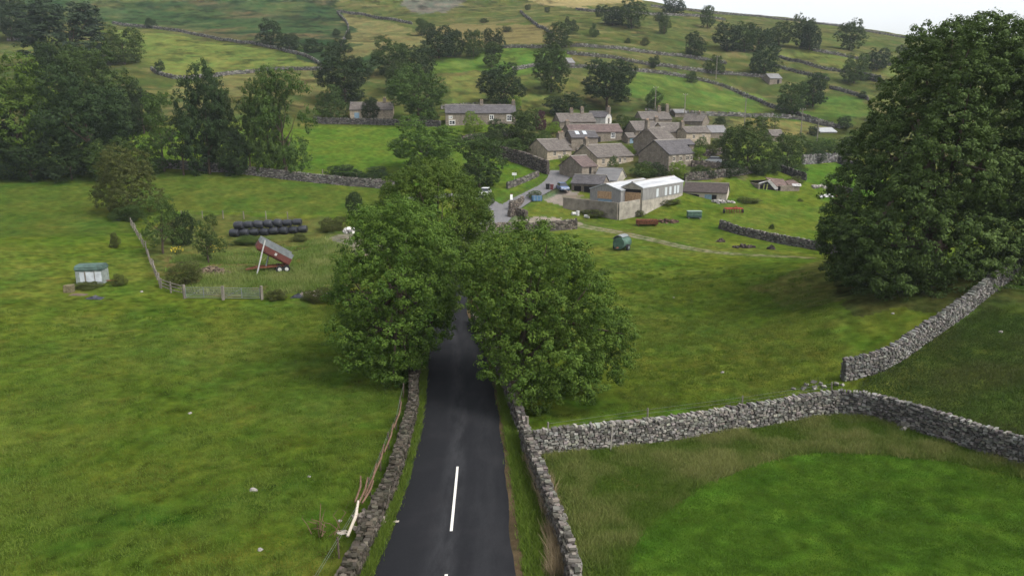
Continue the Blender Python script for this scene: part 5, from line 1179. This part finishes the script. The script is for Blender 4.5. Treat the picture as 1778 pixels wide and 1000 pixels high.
# rubble heaps and odds
def heap(label, px, py, w, d, h, n, tone, mat=None, s=.3, name='rubble_heap', cat='rubble'):
    P = ground(px, py); g = rng; c = []
    for i in range(n):
        a = g.uniform(0, 2*pi); r = sqrt(g.rand()); x, y = r*cos(a)*w/2, r*sin(a)*d/2; c.append((x, y, max(0, (1-r**1.5))*h*g.uniform(.3, 1.)+float(H(P[0]+x, P[1]+y))-P[2]))
    c = np.array(c); V, Fa = boxes(c, g.uniform(.4, 1.4, (n, 3))*s, g.uniform(0, 6, n), .22, .8)
    col = np.repeat(np.array(tone)*g.uniform(.5, 1.5, (n, 1)), 8, 0)
    return tag(link(name, npmesh(name, V, Fa, mat or WM, col), None, P), label, cat)
heap('heap of brown rubble and turf inside the bale yard', 368, 474, 4.2, 2.6, .8, 260, (.17, .13, .09), s=.28)
heap('scatter of pale stones and rubbish right of the gates', 548, 512, 4., 1.5, .35, 60, (.30, .26, .22), s=.25)
heap('white rubble bags by the track behind the roadside trees', 610, 404, 2.4, 1.4, .8, 18, (.62, .60, .56), s=.7)
heap('tumbled stones where the left verge wall has collapsed', 642, 905, 1.6, 2.2, .4, 60, (.22, .19, .16), s=.26)
heap('loose stones on the ground between the two field walls', 1428, 668, 4., 1.2, .12, 14, (.20, .19, .165), s=.25)
heap('tumbled stones at the foot of the mown field wall corner', 1572, 742, 1.2, .8, .35, 14, (.20, .19, .165), s=.28)
heap('fallen walling stones beside the ruined barn', 1424, 326, 4., 2., .5, 40, (.36, .33, .30), s=.5)
heap('pile of pale junk by the wall near the low dark shed', 1252, 352, 5., 1.5, .6, 34, (.38, .36, .33), s=.5)
def tarp(label, px, py, w, d, mat, h=.25, name='plastic_sheet', cat='plastic sheet'):
    P = ground(px, py); m = MB(); n, k = 9, 6; v = []
    for j in range(k):
        for i in range(n):
            x, y = (i/(n-1)-.5)*w+random.uniform(-.08, .08), (j/(k-1)-.5)*d+random.uniform(-.08, .08); e = (1-abs(i/(n-1)-.5)*2)*(1-abs(j/(k-1)-.5)*2)
            v.append((x, y, float(H(P[0]+x, P[1]+y))-P[2]+.03+h*e*random.uniform(.4, 1.6)))
    m.add(v, [(j*n+i, j*n+i+1, (j+1)*n+i+1, (j+1)*n+i) for j in range(k-1) for i in range(n-1)])
    o = m.build(name, mat, None, P); return tag(o, label, cat)
PL = pmat('black_plastic', (.018, .020, .028), .4, .3, spec=.5)
tarp('crumpled black plastic sheet on the grass in front of the horse trailer', 166, 518, 1.6, .9, PL); tarp('dark blue-black plastic sheet by the weeds right of the gates', 517, 516, 1.3, .9, PL, .4)
tarp('brown patch of old sacking on the grass left of the black sheet', 137, 512, 1.7, .9, pmat('sacking', (.10, .075, .05), .95, .3), .08, cat='sacking', name='sacking')
m = MB(); m.box(-.4, .4, -.35, .35, -.1, .75, jit=.06); tag(m.build('hay_remnant', pmat('old_straw', (.13, .11, .06), .95, .35, 5., .6, 20), None, ground(121, 507)), 'small brown block of old straw in front of the horse trailer', 'straw block')
# right-hand pasture machinery
def tanker():
    P = ground(1080, 433); o = thing('slurry_spreader', 'derelict green side-discharge muck spreader drum with a raised grey lid', 'muck spreader', P, R(55))
    m = MB(); m.cyl((-1.1, 0, 1.0), (1.1, 0, 1.0), .85, .85, 22); m.build('drum', GRN, o, bevel=0)
    m = MB(); m.cyl((-1.16, 0, 1.0), (-1.103, 0, 1.0), .88, .88, 22); m.cyl((1.103, 0, 1.0), (1.16, 0, 1.0), .88, .88, 22); m.build('end_rim', GRN, o)
    m = MB(); v = []
    for x in (-1.0, 1.0):
        for k in range(6):
            a = R(20+k*22); v.append((x, cos(a)*1.0+.12, 1.12+sin(a)*1.0))
    m.add(v, [(k, k+1, 7+k, 6+k) for k in range(5)]); 
    lid = m.build('lid', GAL, o); md = lid.modifiers.new('thick', 'SOLIDIFY'); md.thickness = .05
    m = MB(); m.bar((-1.9, 0, .45), (1.3, 0, .45), .16, .14); m.bar((-.2, -.9, .45), (-.2, .9, .45), .14); m.build('chassis', RUST, o)
    for y in (-1.02, 1.02):
        m = MB(); m.cyl((-.2, y-.13, .42), (-.2, y+.13, .42), .44, .44, 18); w = m.build('wheel', RUB, o); m = MB(); m.cyl((-.2, y-.16, .42), (-.2, y+.16, .42), .2, .2, 12); m.build('rim', GAL, w)
    m = MB(); m.cyl((1.17, 0, 1.), (1.3, 0, 1.), .3, .3, 12); m.build('drive_boss', RUST, o)
tanker()
def wagon():
    P = ground(1123, 392); o = thing('cattle_trough', 'long rusty brown open steel trough on short legs beside the track', 'trough', P, R(-3))
    m = MB(); m.prism([(-.55, 0.3), (.55, .3), (.75, 1.05), (.68, 1.05), (.5, .36), (-.5, .36), (-.68, 1.05), (-.75, 1.05)], 'x', -1.75, 1.75); m.build('trough_body', RUST, o)
    for x in (-1.76, 1.76): m = MB(); m.prism([(-.55, .3), (.55, .3), (.75, 1.05), (-.75, 1.05)], 'x', x-.03, x+.03); m.build('end_plate', RUST, o)
    for x in (-1.4, 1.4):
        for y in (-.45, .45): m = MB(); m.bar((x, y, -.2), (x, y, .32), .1); m.build('leg', RUST, o)
wagon()
def gbox():
    P = ground(1205, 379); o = thing('livestock_box', 'dull green metal livestock box with a pale lid edge in the pasture', 'metal box', P, R(-2))
    m = MB(); m.box(-1.2, 1.2, -.6, .6, .15, 1.2); m.build('body', GRN, o, bevel=.03); m = MB(); m.box(-1.25, 1.25, -.65, .65, 1.203, 1.28); m.build('lid', pmat('pale_green_lid', (.20, .27, .23), .7, .2), o)
    for x in (-1.0, 1.0): m = MB(); m.box(x-.1, x+.1, -.6, .6, -.2, .147); m.build('skid', TIM, o)
    m = MB(); m.box(-1.15, 1.15, -.62, -.603, .2, .55); m.build('dark_panel', pmat('dark_green_panel', (.025, .05, .04), .8, .2), o)
gbox()
def harrow():
    P = ground(1273, 370); o = thing('red_harrow', 'red painted farm cultivator with rows of tines in the pasture', 'farm implement', P, R(4)); rd = pmat('bright_red_paint', (.30, .055, .035), .7, .3)
    m = MB()
    for y in (-.7, 0, .7): m.bar((-1.5, y, .85), (1.5, y, .85), .14)
    for x in (-1.5, -.5, .5, 1.5): m.bar((x, -.7, .85), (x, .7, .85), .12)
    m.bar((-.5, -.7, .85), (0, -1.2, 1.4), .1); m.bar((.5, -.7, .85), (0, -1.2, 1.4), .1); m.build('frame', rd, o)
    for i in range(7):
        for y in (-.7, .7):
            m = MB(); x = -1.4+i*.46; m.tube([np.array((x, y, .85)), np.array((x, y+.2, .4)), np.array((x, y-.05, .0))], [.05, .05, .03], 5); m.build('tine', RUST, o)
    for x in (-1.7, 1.7): m = MB(); m.cyl((x-.1, 0, .35), (x+.1, 0, .35), .36, .36, 14); m.build('wheel', RUB, o)
harrow()
heap('rusty scrap and weeds right of the brown trough', 1160, 386, 3.5, 1.4, .6, 50, (.10, .06, .045), s=.4, name='scrap_heap', cat='scrap')
heap('dark pieces of old machinery lying above the track', 1292, 430, 4., 1.6, .35, 22, (.07, .055, .05), s=.45, name='scrap_heap', cat='scrap')
heap('lone dark scrap lump right of the old machinery pieces', 1340, 433, .6, .4, .4, 16, (.06, .05, .045), s=.5, name='scrap_heap', cat='scrap')
heap('small dark scrap left of the old machinery pieces', 1252, 420, .9, .5, .35, 20, (.08, .06, .05), s=.5, name='scrap_heap', cat='scrap')
def drum(px, py, label, mat=CRM, r=.3, h=.9, lay=0, rz=0):
    P = ground(px, py); m = MB()
    if lay: m.cyl((-h/2, 0, r), (h/2, 0, r), r, r, 14); m.cyl((-h*.2, 0, r), (-h*.14, 0, r), r*1.06, r*1.06, 14); m.cyl((h*.14, 0, r), (h*.2, 0, r), r*1.06, r*1.06, 14)
    else: m.cyl((0, 0, -.05), (0, 0, h), r, r, 14); m.cyl((0, 0, h*.33), (0, 0, h*.38), r*1.06, r*1.06, 14); m.cyl((0, 0, h*.66), (0, 0, h*.71), r*1.06, r*1.06, 14)
    o = m.build('drum', mat, None, P); o.rotation_euler.z = rz; return tag(o, label, 'drum', 'white drums by the block pen')
drum(997, 374, 'white drum lying before the block-walled pen', lay=1, rz=.4); drum(1003, 374, 'white drum standing right of the lying one', h=.8); drum(1019, 379, 'grey-white drum lying lowest before the pen', lay=1, rz=-.5)
tarp('white plastic heap at the edge of the right paddock near the big tree', 1436, 341, 3., 1.6, CRM, .6)
tarp('orange-brown bracken-coloured sheet right of the white heap', 1462, 341, 3., 1.5, pmat('rusty_sheet', (.26, .12, .05), .9, .3), .4, cat='rusty sheet', name='rusty_sheet')
def tank():
    P = ground(932, 349); o = thing('blue_tank', 'blue plastic tank with hoops beside the village road', 'tank', P, .2); b = pmat('blue_plastic', (.07, .15, .24), .6, .25)
    m = MB(); m.box(-.95, .95, -.5, .5, 0, .95); m.build('body', b, o, bevel=.08)
    for x in (-.6, 0, .6): m = MB(); m.box(x-.04, x+.04, -.53, .53, -.02, .985); m.build('hoop', GAL, o)
tank()
def bin_(px, py, label, mat):
    P = ground(px, py); o = thing('wheelie_bin', label, 'bin', P, random.uniform(-.4, .4), 'bins in the farmyard'); m = MB()
    m.add([(-.25, -.3, .03), (.25, -.3, .03), (.25, .3, .03), (-.25, .3, .03), (-.32, -.36, 1.), (.32, -.36, 1.), (.32, .36, 1.), (-.32, .36, 1.)], [(3, 2, 1, 0), (4, 5, 6, 7), (0, 1, 5, 4), (1, 2, 6, 5), (2, 3, 7, 6), (3, 0, 4, 7)]); m.build('body', mat, o)
    m = MB(); m.box(-.35, .35, -.4, .4, 1.003, 1.08); m.build('lid', mat, o)
bin_(958, 330, 'dark red wheelie bin left of the parked blue car', pmat('maroon_plastic', (.12, .035, .035), .5, .15)); bin_(951, 329, 'black wheelie bin at the farmyard wall', RUB)
def car(px, py, rz, body, label, group='parked cars', Z=None):
    P = ground(px, py) if Z is None else at(px, py, Z); o = thing('parked_car', label, 'car', P, rz, group); bm_ = body
    m = MB(); pr = [(-2.05, .28), (2.0, .28), (2.08, .55), (1.95, .80), (1.1, .93), (-1.75, .98), (-2.1, .75)]
    m.prism(pr, 'y', -.85, .85); m.build('body', bm_, o, bevel=.06)
    m = MB(); b_, t_ = [(-1.8, -.78), (1.05, -.78), (1.05, .78), (-1.8, .78)], [(-1.45, -.62), (.35, -.62), (.35, .62), (-1.45, .62)]
    m.add([(x, y, .94) for x, y in b_]+[(x, y, 1.42) for x, y in t_], [(0, 1, 2, 3), (7, 6, 5, 4), (0, 4, 5, 1), (1, 5, 6, 2), (2, 6, 7, 3), (3, 7, 4, 0)]); m.build('glasshouse', GLS, o)
    m = MB(); m.box(-1.47, .37, -.64, .64, 1.423, 1.47); m.build('roof', bm_, o, bevel=.02)
    for x in (-1.3, 1.3):
        for y in (-.84, .84): m = MB(); m.cyl((x, y-.1, .31), (x, y+.1, .31), .31, .31, 16); w = m.build('wheel', RUB, o); m = MB(); m.cyl((x, y-.115, .31), (x, y+.115, .31), .18, .18, 12); m.build('rim', GAL, w)
    for y in (-.62, .62): m = MB(); m.box(2.0, 2.07, y-.18, y+.18, .58, .72); m.build('headlight', CRM, o); m = MB(); m.box(-2.12, -2.05, y-.16, y+.16, .62, .8); m.build('tail_light', RED, o)
    m = MB(); m.box(2.06, 2.1, -.26, .26, .38, .5); m.build('number_plate', CRM, o)
CB = pmat('blue_car_paint', (.10, .15, .26), .3, .08, spec=.6); CW = pmat('white_car_paint', (.70, .71, .72), .3, .05, spec=.6); CG = pmat('silver_car_paint', (.42, .43, .44), .3, .05, spec=.6)
car(977, 331, R(-80), CB, 'blue car parked nose-out at the open cart shed')
car(842, 340, R(-100), CW, 'white car half hidden under the trees at the junction')
car(1236, 284, R(165), CG, 'pale silver car parked behind the village sycamore')
# signs and poles
def sign():
    P = ground(893, 322); o = thing('road_sign', 'small road sign on a post before the bright paddock wall', 'road sign', P, R(-10))
    m = MB(); m.cyl((0, 0, -.2), (0, 0, 2.6), .05, .05, 8); m.build('post', GAL, o)
    m = MB(); m.box(-.45, .45, -.06, -.02, 1.95, 2.45); m.build('plate', WHT, o)
sign()
def cone():
    P = ground(888, 347); o = thing('marker_board', 'white roadworks marker with a red top standing in the road junction', 'marker board', P, 0)
    m = MB(); m.add([(-.25, -.2, 0), (.25, -.2, 0), (.25, .2, 0), (-.25, .2, 0), (-.22, -.04, 1.), (.22, -.04, 1.), (.22, .04, 1.), (-.22, .04, 1.)], [(3, 2, 1, 0), (4, 5, 6, 7), (0, 1, 5, 4), (1, 2, 6, 5), (2, 3, 7, 6), (3, 0, 4, 7)]); m.build('board', WHT, o)
    m = MB(); m.box(-.2, .2, -.06, .06, 1.003, 1.15); m.build('red_top', RED, o)
cone()
def pole(px, base, h, label):
    P = ground(px, base); o = thing('utility_pole', label, 'utility pole', P, random.uniform(-.5, .5), 'wooden utility poles')
    m = MB(); m.cyl((0, 0, -.5), (0, 0, h), .15, .11, 8); m.build('pole', TIM, o); m = MB(); m.bar((-.8, 0, h-.4), (.8, 0, h-.4), .1); m.build('crossarm', TIM, o)
    for x in (-.7, 0, .7): m = MB(); m.cyl((x, 0, h-.35), (x, 0, h-.15), .05, .04, 6); m.build('insulator', CRM, o)
    return P+np.array([0, 0, h-.2])
q = [pole(1292, 222, 8.5, 'utility pole rising behind the large village sycamore'), pole(1390, 236, 7.5, 'utility pole by the foot of the hill right of the village'), pole(1417, 262, 8., 'pale utility pole in the hedge under the pale roofed shed'), pole(1243, 138, 8., 'utility pole half way up the hill by the spreading tree'), pole(1137, 196, 7.5, 'utility pole above the rear roofs'), pole(1188, 206, 7., 'utility pole right of the small dark tree over the roofs')]
def wire(a, b, label):
    m = MB(); n = 14; pts = [a+(b-a)*i/n-np.array([0, 0, 1.6*4*(i/n)*(1-i/n)]) for i in range(n+1)]; O = pts[0]; m.tube([p-O for p in pts], [.018]*(n+1), 4)
    tag(m.build('overhead_wire', RUB, None, O), label, 'wire', 'overhead wires')
wire(q[0], q[1], 'overhead wire from the pole behind the village sycamore to the one right of it'); wire(q[0], q[3], 'overhead wire climbing to the pole half way up the hill'); wire(q[4], q[5], 'overhead wire between the two poles above the rear roofs')
# broken rail, dead branch, litter
def rail(label, a, b, mat, w=.1, lift=(.3, 1.0), name='broken_rail', bend=.12, cat='timber rail'):
    A, B = ground(*a), ground(*b); A[2] += lift[0]; B[2] += lift[1]; m = MB(); M_ = (A+B)/2+np.array([bend, 0, .1]); m.tube([A-A, M_-A, B-A], [w*.5, w*.55, w*.35], 7)
    return tag(m.build(name, mat, None, A), label, cat)
WD = pmat('bleached_wood', (.42, .37, .30), .85, .15, 4., .2, 10, stretch=(1, .3, 1)); BR = pmat('brown_rail', (.125, .075, .048), .9, .3, 3.)
rail('bleached broken branch lying across the gap in the left verge wall', (604, 942), (624, 905), WD, .13)
for i, (a, b) in enumerate([((622, 905), (640, 860)), ((634, 888), (655, 835)), ((650, 850), (668, 800)), ((668, 808), (684, 762)), ((684, 765), (698, 722)), ((630, 900), (650, 866)), ((618, 898), (628, 858))]):
    rail('brown fallen rail on the left verge wall, %s from the bleached branch' % (ordn[i]), a, b, BR, .09, (.75, .95), cat='timber rail')
m = MB(); 
for k in range(14):
    a = random.uniform(0, 2*pi); p = np.array((random.uniform(-.6, .6), random.uniform(-.5, .5), 0.)); e = p+np.array((cos(a)*.6, sin(a)*.6, random.uniform(.3, .9))); m.tube([p, (p+e)/2+np.array([0, 0, .1]), e, e+np.array([random.uniform(-.3, .3), random.uniform(-.3, .3), .2])], [.022, .016, .012, .004], 5)
tag(m.build('dead_branch', BR, None, ground(566, 925)), 'dead twiggy branch lying in the grass of the left field', 'branch')
tarp('scrap of white litter at the left edge of the road', 688, 906, .16, .1, LINT, .04, name='litter', cat='litter')
tarp('pale flat stone in the grass left of the bleached branch', 594, 925, .45, .3, LINT, .08, name='field_stone', cat='stone')
for i, (px, py, s) in enumerate([(590, 905, .3), (452, 955, .35), (537, 828, .3), (440, 852, .55), (330, 718, .4), (1254, 647, .4), (1170, 517, .35), (1550, 545, .4), (1738, 577, .4), (246, 507, .5), (424, 447, .4)]):
    s *= .7; m = MB(); m.blob((0, 0, s*.1), (s*.5, s*.38, s*.3), 8, 5, .2)
    lb = ['small pale stone near the dead branch in the left field', 'small stone in the left field towards the bottom edge', 'grey stone in the middle of the left field, the nearer to the wall', 'flat stone in the left field left of the nearer grey one', 'dark stone alone in the left part of the left field', 'white stone in the right field in front of the long pale wall', 'pale stone in the right pasture below the muck spreader', 'pale stone on the shaded ground under the huge spreading tree', 'pale stone on the dark slope right of the climbing wall', 'stone in the left field beside the fence corner', 'stone in the bale yard near the rubble'][i]
    tag(m.build('field_stone', pmat('field_stone_grey', (.24, .225, .20), .95, .25, 3.), None, ground(px, py)), lb, 'stone', 'loose stones in the fields')
# gorse / ragwort flowers by the yard
for px, py, lb in ((308, 442, 'yellow ragwort flowers under the young ash of the bale yard'), (370, 440, 'yellow ragwort flowers beside the young leaning tree')):
    P = ground(px, py); n = 26; c = rng.normal(size=(n, 3))*np.array([.5, .35, .18])+np.array([0, 0, .75]); V, Fa = boxes(c, rng.uniform(.05, .14, (n, 3)), rng.uniform(0, 6, n), .2, .5)
    o = thing('ragwort', lb, 'flowers', P, 0, 'clumps of yellow ragwort'); link('flower_heads', npmesh('flower_heads', V, Fa, pmat('ragwort_yellow', (.55, .42, .03), .8, .2)), o)
    m = MB()
    for k in range(14): a = rng.normal(size=2)*.4; m.bar((a[0]*.6, a[1]*.5, -.05), (a[0], a[1]*.7, .75), .03)
    m.build('stems', GL['olive'], o)

# ------------------------------------------------------------------ grass: blades and rank tufts
def grass(name, X, Y, h, w, mat, col, nb=3, lean=.5, spread=.08):
    n = len(X); g = rng; nb_ = nb
    x = np.repeat(X, nb_)+g.normal(size=n*nb_)*spread; y = np.repeat(Y, nb_)+g.normal(size=n*nb_)*spread; z = H(x, y)-.02
    hh = np.repeat(h, nb_)*g.uniform(.5, 1.3, n*nb_); a = g.uniform(0, 2*pi, n*nb_); ww = w*g.uniform(.6, 1.4, n*nb_)
    b = g.uniform(0, 2*pi, n*nb_); ln = hh*lean*g.uniform(.2, 1.4, n*nb_)
    p0 = np.stack([x-np.cos(a)*ww/2, y-np.sin(a)*ww/2, z], 1); p1 = np.stack([x+np.cos(a)*ww/2, y+np.sin(a)*ww/2, z], 1); p2 = np.stack([x+np.cos(b)*ln, y+np.sin(b)*ln, z+hh], 1)
    V = np.stack([p0, p1, p2], 1).reshape(-1, 3); Fa = np.arange(len(V)).reshape(-1, 3)
    c = np.repeat(np.repeat(col, nb_)*g.uniform(.5, 1.2, n*nb_), 3)
    return tag(link(name, npmesh(name, V, Fa, mat, np.clip(c, 0, 1))), kind='stuff')
def scatter(poly, n):
    P = np.array(zone(poly)); lo, hi = P.min(0), P.max(0); q = rng.uniform(lo, hi, (n*6, 2)); q = q[inpoly(q[:, 0], q[:, 1], P)][:n]; return q[:, 0], q[:, 1]
GM = leafmat('grass_blades', (.066, .117, .012), (.116, .154, .025), .3, .9)
GD = leafmat('dry_grass', (.082, .145, .020), (.225, .240, .082), .35, .9)
GLM = leafmat('lush_grass', (.050, .118, .010), (.078, .146, .015), .25, .7)
def fade(x, y, a, b):
    k = rng.rand(len(x)) > (np.hypot(x, y)-a)/(b-a)+fbm(x, y, 4, 470)*.8; return x[k], y[k]
x, y = scatter([(-60, 540), (560, 530), (700, 560), (700, 640), (700, 720), (640, 860), (560, 1010), (520, 1120), (-60, 1120)], 120000); x, y = fade(x, y, 40, 80)
k = fbm(x, y, 3, 400)+.6*fbm(x, y, .8, 401); grass('field_grass', x, y, .06+.14*np.clip(k+.3, 0, 1), .035, GM, np.clip(.5+k*2.4, 0, 1), 3, .8, .10)
x, y = scatter([(930, 730), (1440, 690), (1460, 600), (1440, 500), (1060, 480), (1080, 700)], 50000); x, y = fade(x, y, 48, 90)
k = fbm(x, y, 3, 410)+.6*fbm(x, y, .8, 411); grass('field_grass', x, y, .07+.14*np.clip(k+.3, 0, 1), .04, GM, np.clip(.5+k*2.4, 0, 1), 3, .8, .12)
x, y = scatter([(1500, 660), (1720, 530), (1800, 560), (1900, 860), (1620, 740), (1470, 700)], 20000)
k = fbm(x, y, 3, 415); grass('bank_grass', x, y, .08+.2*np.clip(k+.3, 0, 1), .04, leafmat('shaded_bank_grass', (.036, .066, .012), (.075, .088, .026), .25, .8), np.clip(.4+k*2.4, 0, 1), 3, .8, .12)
x, y = scatter([(1092, 1100), (1088, 969), (1109, 922), (1182, 865), (1218, 839), (1286, 813), (1359, 789), (1442, 782), (1546, 787), (1650, 797), (1778, 826), (1860, 860), (1860, 1100)], 60000)
k = fbm(x, y, 2, 420); grass('meadow_grass', x, y, .06+.06*np.clip(k+.3, 0, 1), .035, GLM, np.clip(.5+k*2, 0, 1), 3, .8, .10)
x, y = scatter([(945, 792), (1182, 765), (1437, 721), (1505, 722), (1778, 808), (1900, 850), (1900, 880), (1778, 830), (1650, 800), (1546, 790), (1442, 784), (1359, 791), (1286, 815), (1218, 841), (1182, 868), (1109, 925), (1092, 969), (1090, 1120), (1030, 1120), (1004, 985)], 34000)
k = fbm(x, y, 1.6, 430)+.5*fbm(x, y, 6, 435); grass('rank_grass', x, y, .12+.40*np.clip(k+.25, 0, 1), .04, GD, np.clip(.42+k*2.6, 0, 1), 5, .7, .13)
x, y = scatter([(612, 1100), (640, 1000), (672, 920), (706, 820), (729, 723), (738, 640), (720, 660), (712, 740), (668, 850), (612, 1000), (585, 1100)], 9000)
grass('verge_grass', x, y, .15+.2*rng.rand(len(x)), .04, GM, .3+.7*rng.rand(len(x)), 5, .7, .12)
x, y = scatter([(922, 1100), (914, 1000), (902, 900), (886, 800), (876, 740), (858, 640), (856, 620), (862, 640), (890, 700), (912, 765), (935, 830), (962, 920), (978, 1000), (985, 1100)], 7000)
grass('verge_grass', x, y, .15+.2*rng.rand(len(x)), .04, GM, .3+.7*rng.rand(len(x)), 5, .7, .12)
for nm, poly, cnt in (('tussock_grass', [(-60, 540), (560, 530), (700, 600), (690, 720), (640, 860), (560, 1010), (520, 1120), (-60, 1120)], 520), ('tussock_grass', [(930, 700), (1440, 660), (1440, 480), (1060, 450), (1080, 680)], 300)):
    cx_, cy_ = scatter(poly, cnt); s_ = rng.uniform(.12, .45, len(cx_)); q_ = 16; x = np.repeat(cx_, q_)+rng.normal(size=len(cx_)*q_)*np.repeat(s_, q_); y = np.repeat(cy_, q_)+rng.normal(size=len(cx_)*q_)*np.repeat(s_, q_)*.8
    grass(nm, x, y, np.repeat(rng.uniform(.12, .30, len(cx_)), q_), .035, GM, np.repeat(rng.rand(len(cx_)), q_), 4, .6, .06)
# bleached hay-like tufts against the right wall
STR = leafmat('bleached_grass', (.22, .17, .10), (.34, .27, .165), .2, .8)
x, y = scatter([(935, 850), (950, 905), (968, 905), (958, 850), (948, 838)], 300); 
x2, y2 = scatter([(950, 920), (955, 1010), (985, 1010), (975, 925)], 260); x3, y3 = scatter([(915, 800), (935, 860), (945, 850), (930, 800)], 140)
for i, (xx, yy, lb) in enumerate(((x, y, 'bleached tuft of dead grass leaning on the right verge wall, the biggest'), (x2, y2, 'bleached grass tuft on the right verge wall nearest the bottom edge'), (x3, y3, 'bleached grass tuft on the right verge wall farthest up the road'))):
    if len(xx):
        o = grass('dead_grass_tuft', xx, yy, np.full(len(xx), .68), .03, STR, rng.rand(len(xx)), 9, .45, .10); del o['kind']; tag(o, lb, 'grass tuft', 'bleached grass tufts')
x, y = scatter([(300, 446), (420, 440), (560, 415), (610, 430), (600, 500), (460, 512), (320, 508), (285, 480)], 14000)
k = fbm(x, y, 3, 440); m_ = k > -.12; grass('rank_grass', x[m_], y[m_], .3+.5*np.clip(k[m_]+.2, 0, 1), .08, GD, np.clip(.4+k[m_]*2, 0, 1), 4, .6, .2)

# ------------------------------------------------------------------ camera, light, air
cam = bpy.data.cameras.new('camera'); co = bpy.data.objects.new('camera', cam); C.objects.link(co); bpy.context.scene.camera = co
cam.sensor_width = 36; cam.lens = 36*F/1778; cam.clip_end = 6000; cam.clip_start = .5
co.location = (0, 0, CAMH); co.rotation_euler = (pi/2-PITCH, 0, 0)
sc = bpy.context.scene; sc.render.resolution_x, sc.render.resolution_y = 1024, 575
w = bpy.data.worlds.new('World'); sc.world = w; w.use_nodes = True; nt = w.node_tree; nt.nodes.clear(); n = N(nt)
SUN_EL, SUN_AZ = 52, 120      # azimuth clockwise from +Y (the view direction)
sky = n('ShaderNodeTexSky', sky_type='NISHITA', sun_disc=False, sun_elevation=R(SUN_EL), sun_rotation=R(SUN_AZ), air_density=1., dust_density=3.5, ozone_density=1.)
hs = n('ShaderNodeHueSaturation', ins={'Color': sky.outputs[0], 'Saturation': .22, 'Value': 1.}).outputs[0]
bg = n('ShaderNodeBackground', ins={'Color': hs, 'Strength': .15}); nt.links.new(bg.outputs[0], n('ShaderNodeOutputWorld').inputs[0])
sl = bpy.data.lights.new('sun', 'SUN'); sl.energy = 1.4; sl.angle = R(24); sl.color = (1., .96, .90); so = bpy.data.objects.new('sun', sl); C.objects.link(so)
import mathutils
az, el = R(SUN_AZ), R(SUN_EL); dv = mathutils.Vector((sin(az)*cos(el), cos(az)*cos(el), sin(el))); so.rotation_euler = dv.to_track_quat('Z', 'Y').to_euler()
sc.view_settings.view_transform = 'Standard'; sc.view_settings.look = 'None'; sc.view_settings.gamma = 1.; sc.view_settings.exposure = 1.03
sc.render.engine = 'CYCLES'
HAZE = True
if HAZE:
    m, nt = newmat('hazy_air'); n = N(nt); v = n('ShaderNodeVolumePrincipled', ins={'Color': (.80, .88, 1., 1), 'Density': .00014, 'Anisotropy': .1}); nt.links.new(v.outputs[0], n('ShaderNodeOutputMaterial').inputs['Volume'])
    b = MB(); b.box(-900, 900, -60, 1000, -3, 190); tag(b.build('haze', m), kind='stuff')
for ob in bpy.data.objects:
    if '_dims' in ob: del ob['_dims']
print('TREES', sorted(tree_log, key=lambda t: -t[2])[:14], '...', sorted(tree_log, key=lambda t: t[2])[:6]); print('terrain z range', GZ.min(), GZ.max(), 'objects', len(bpy.data.objects))
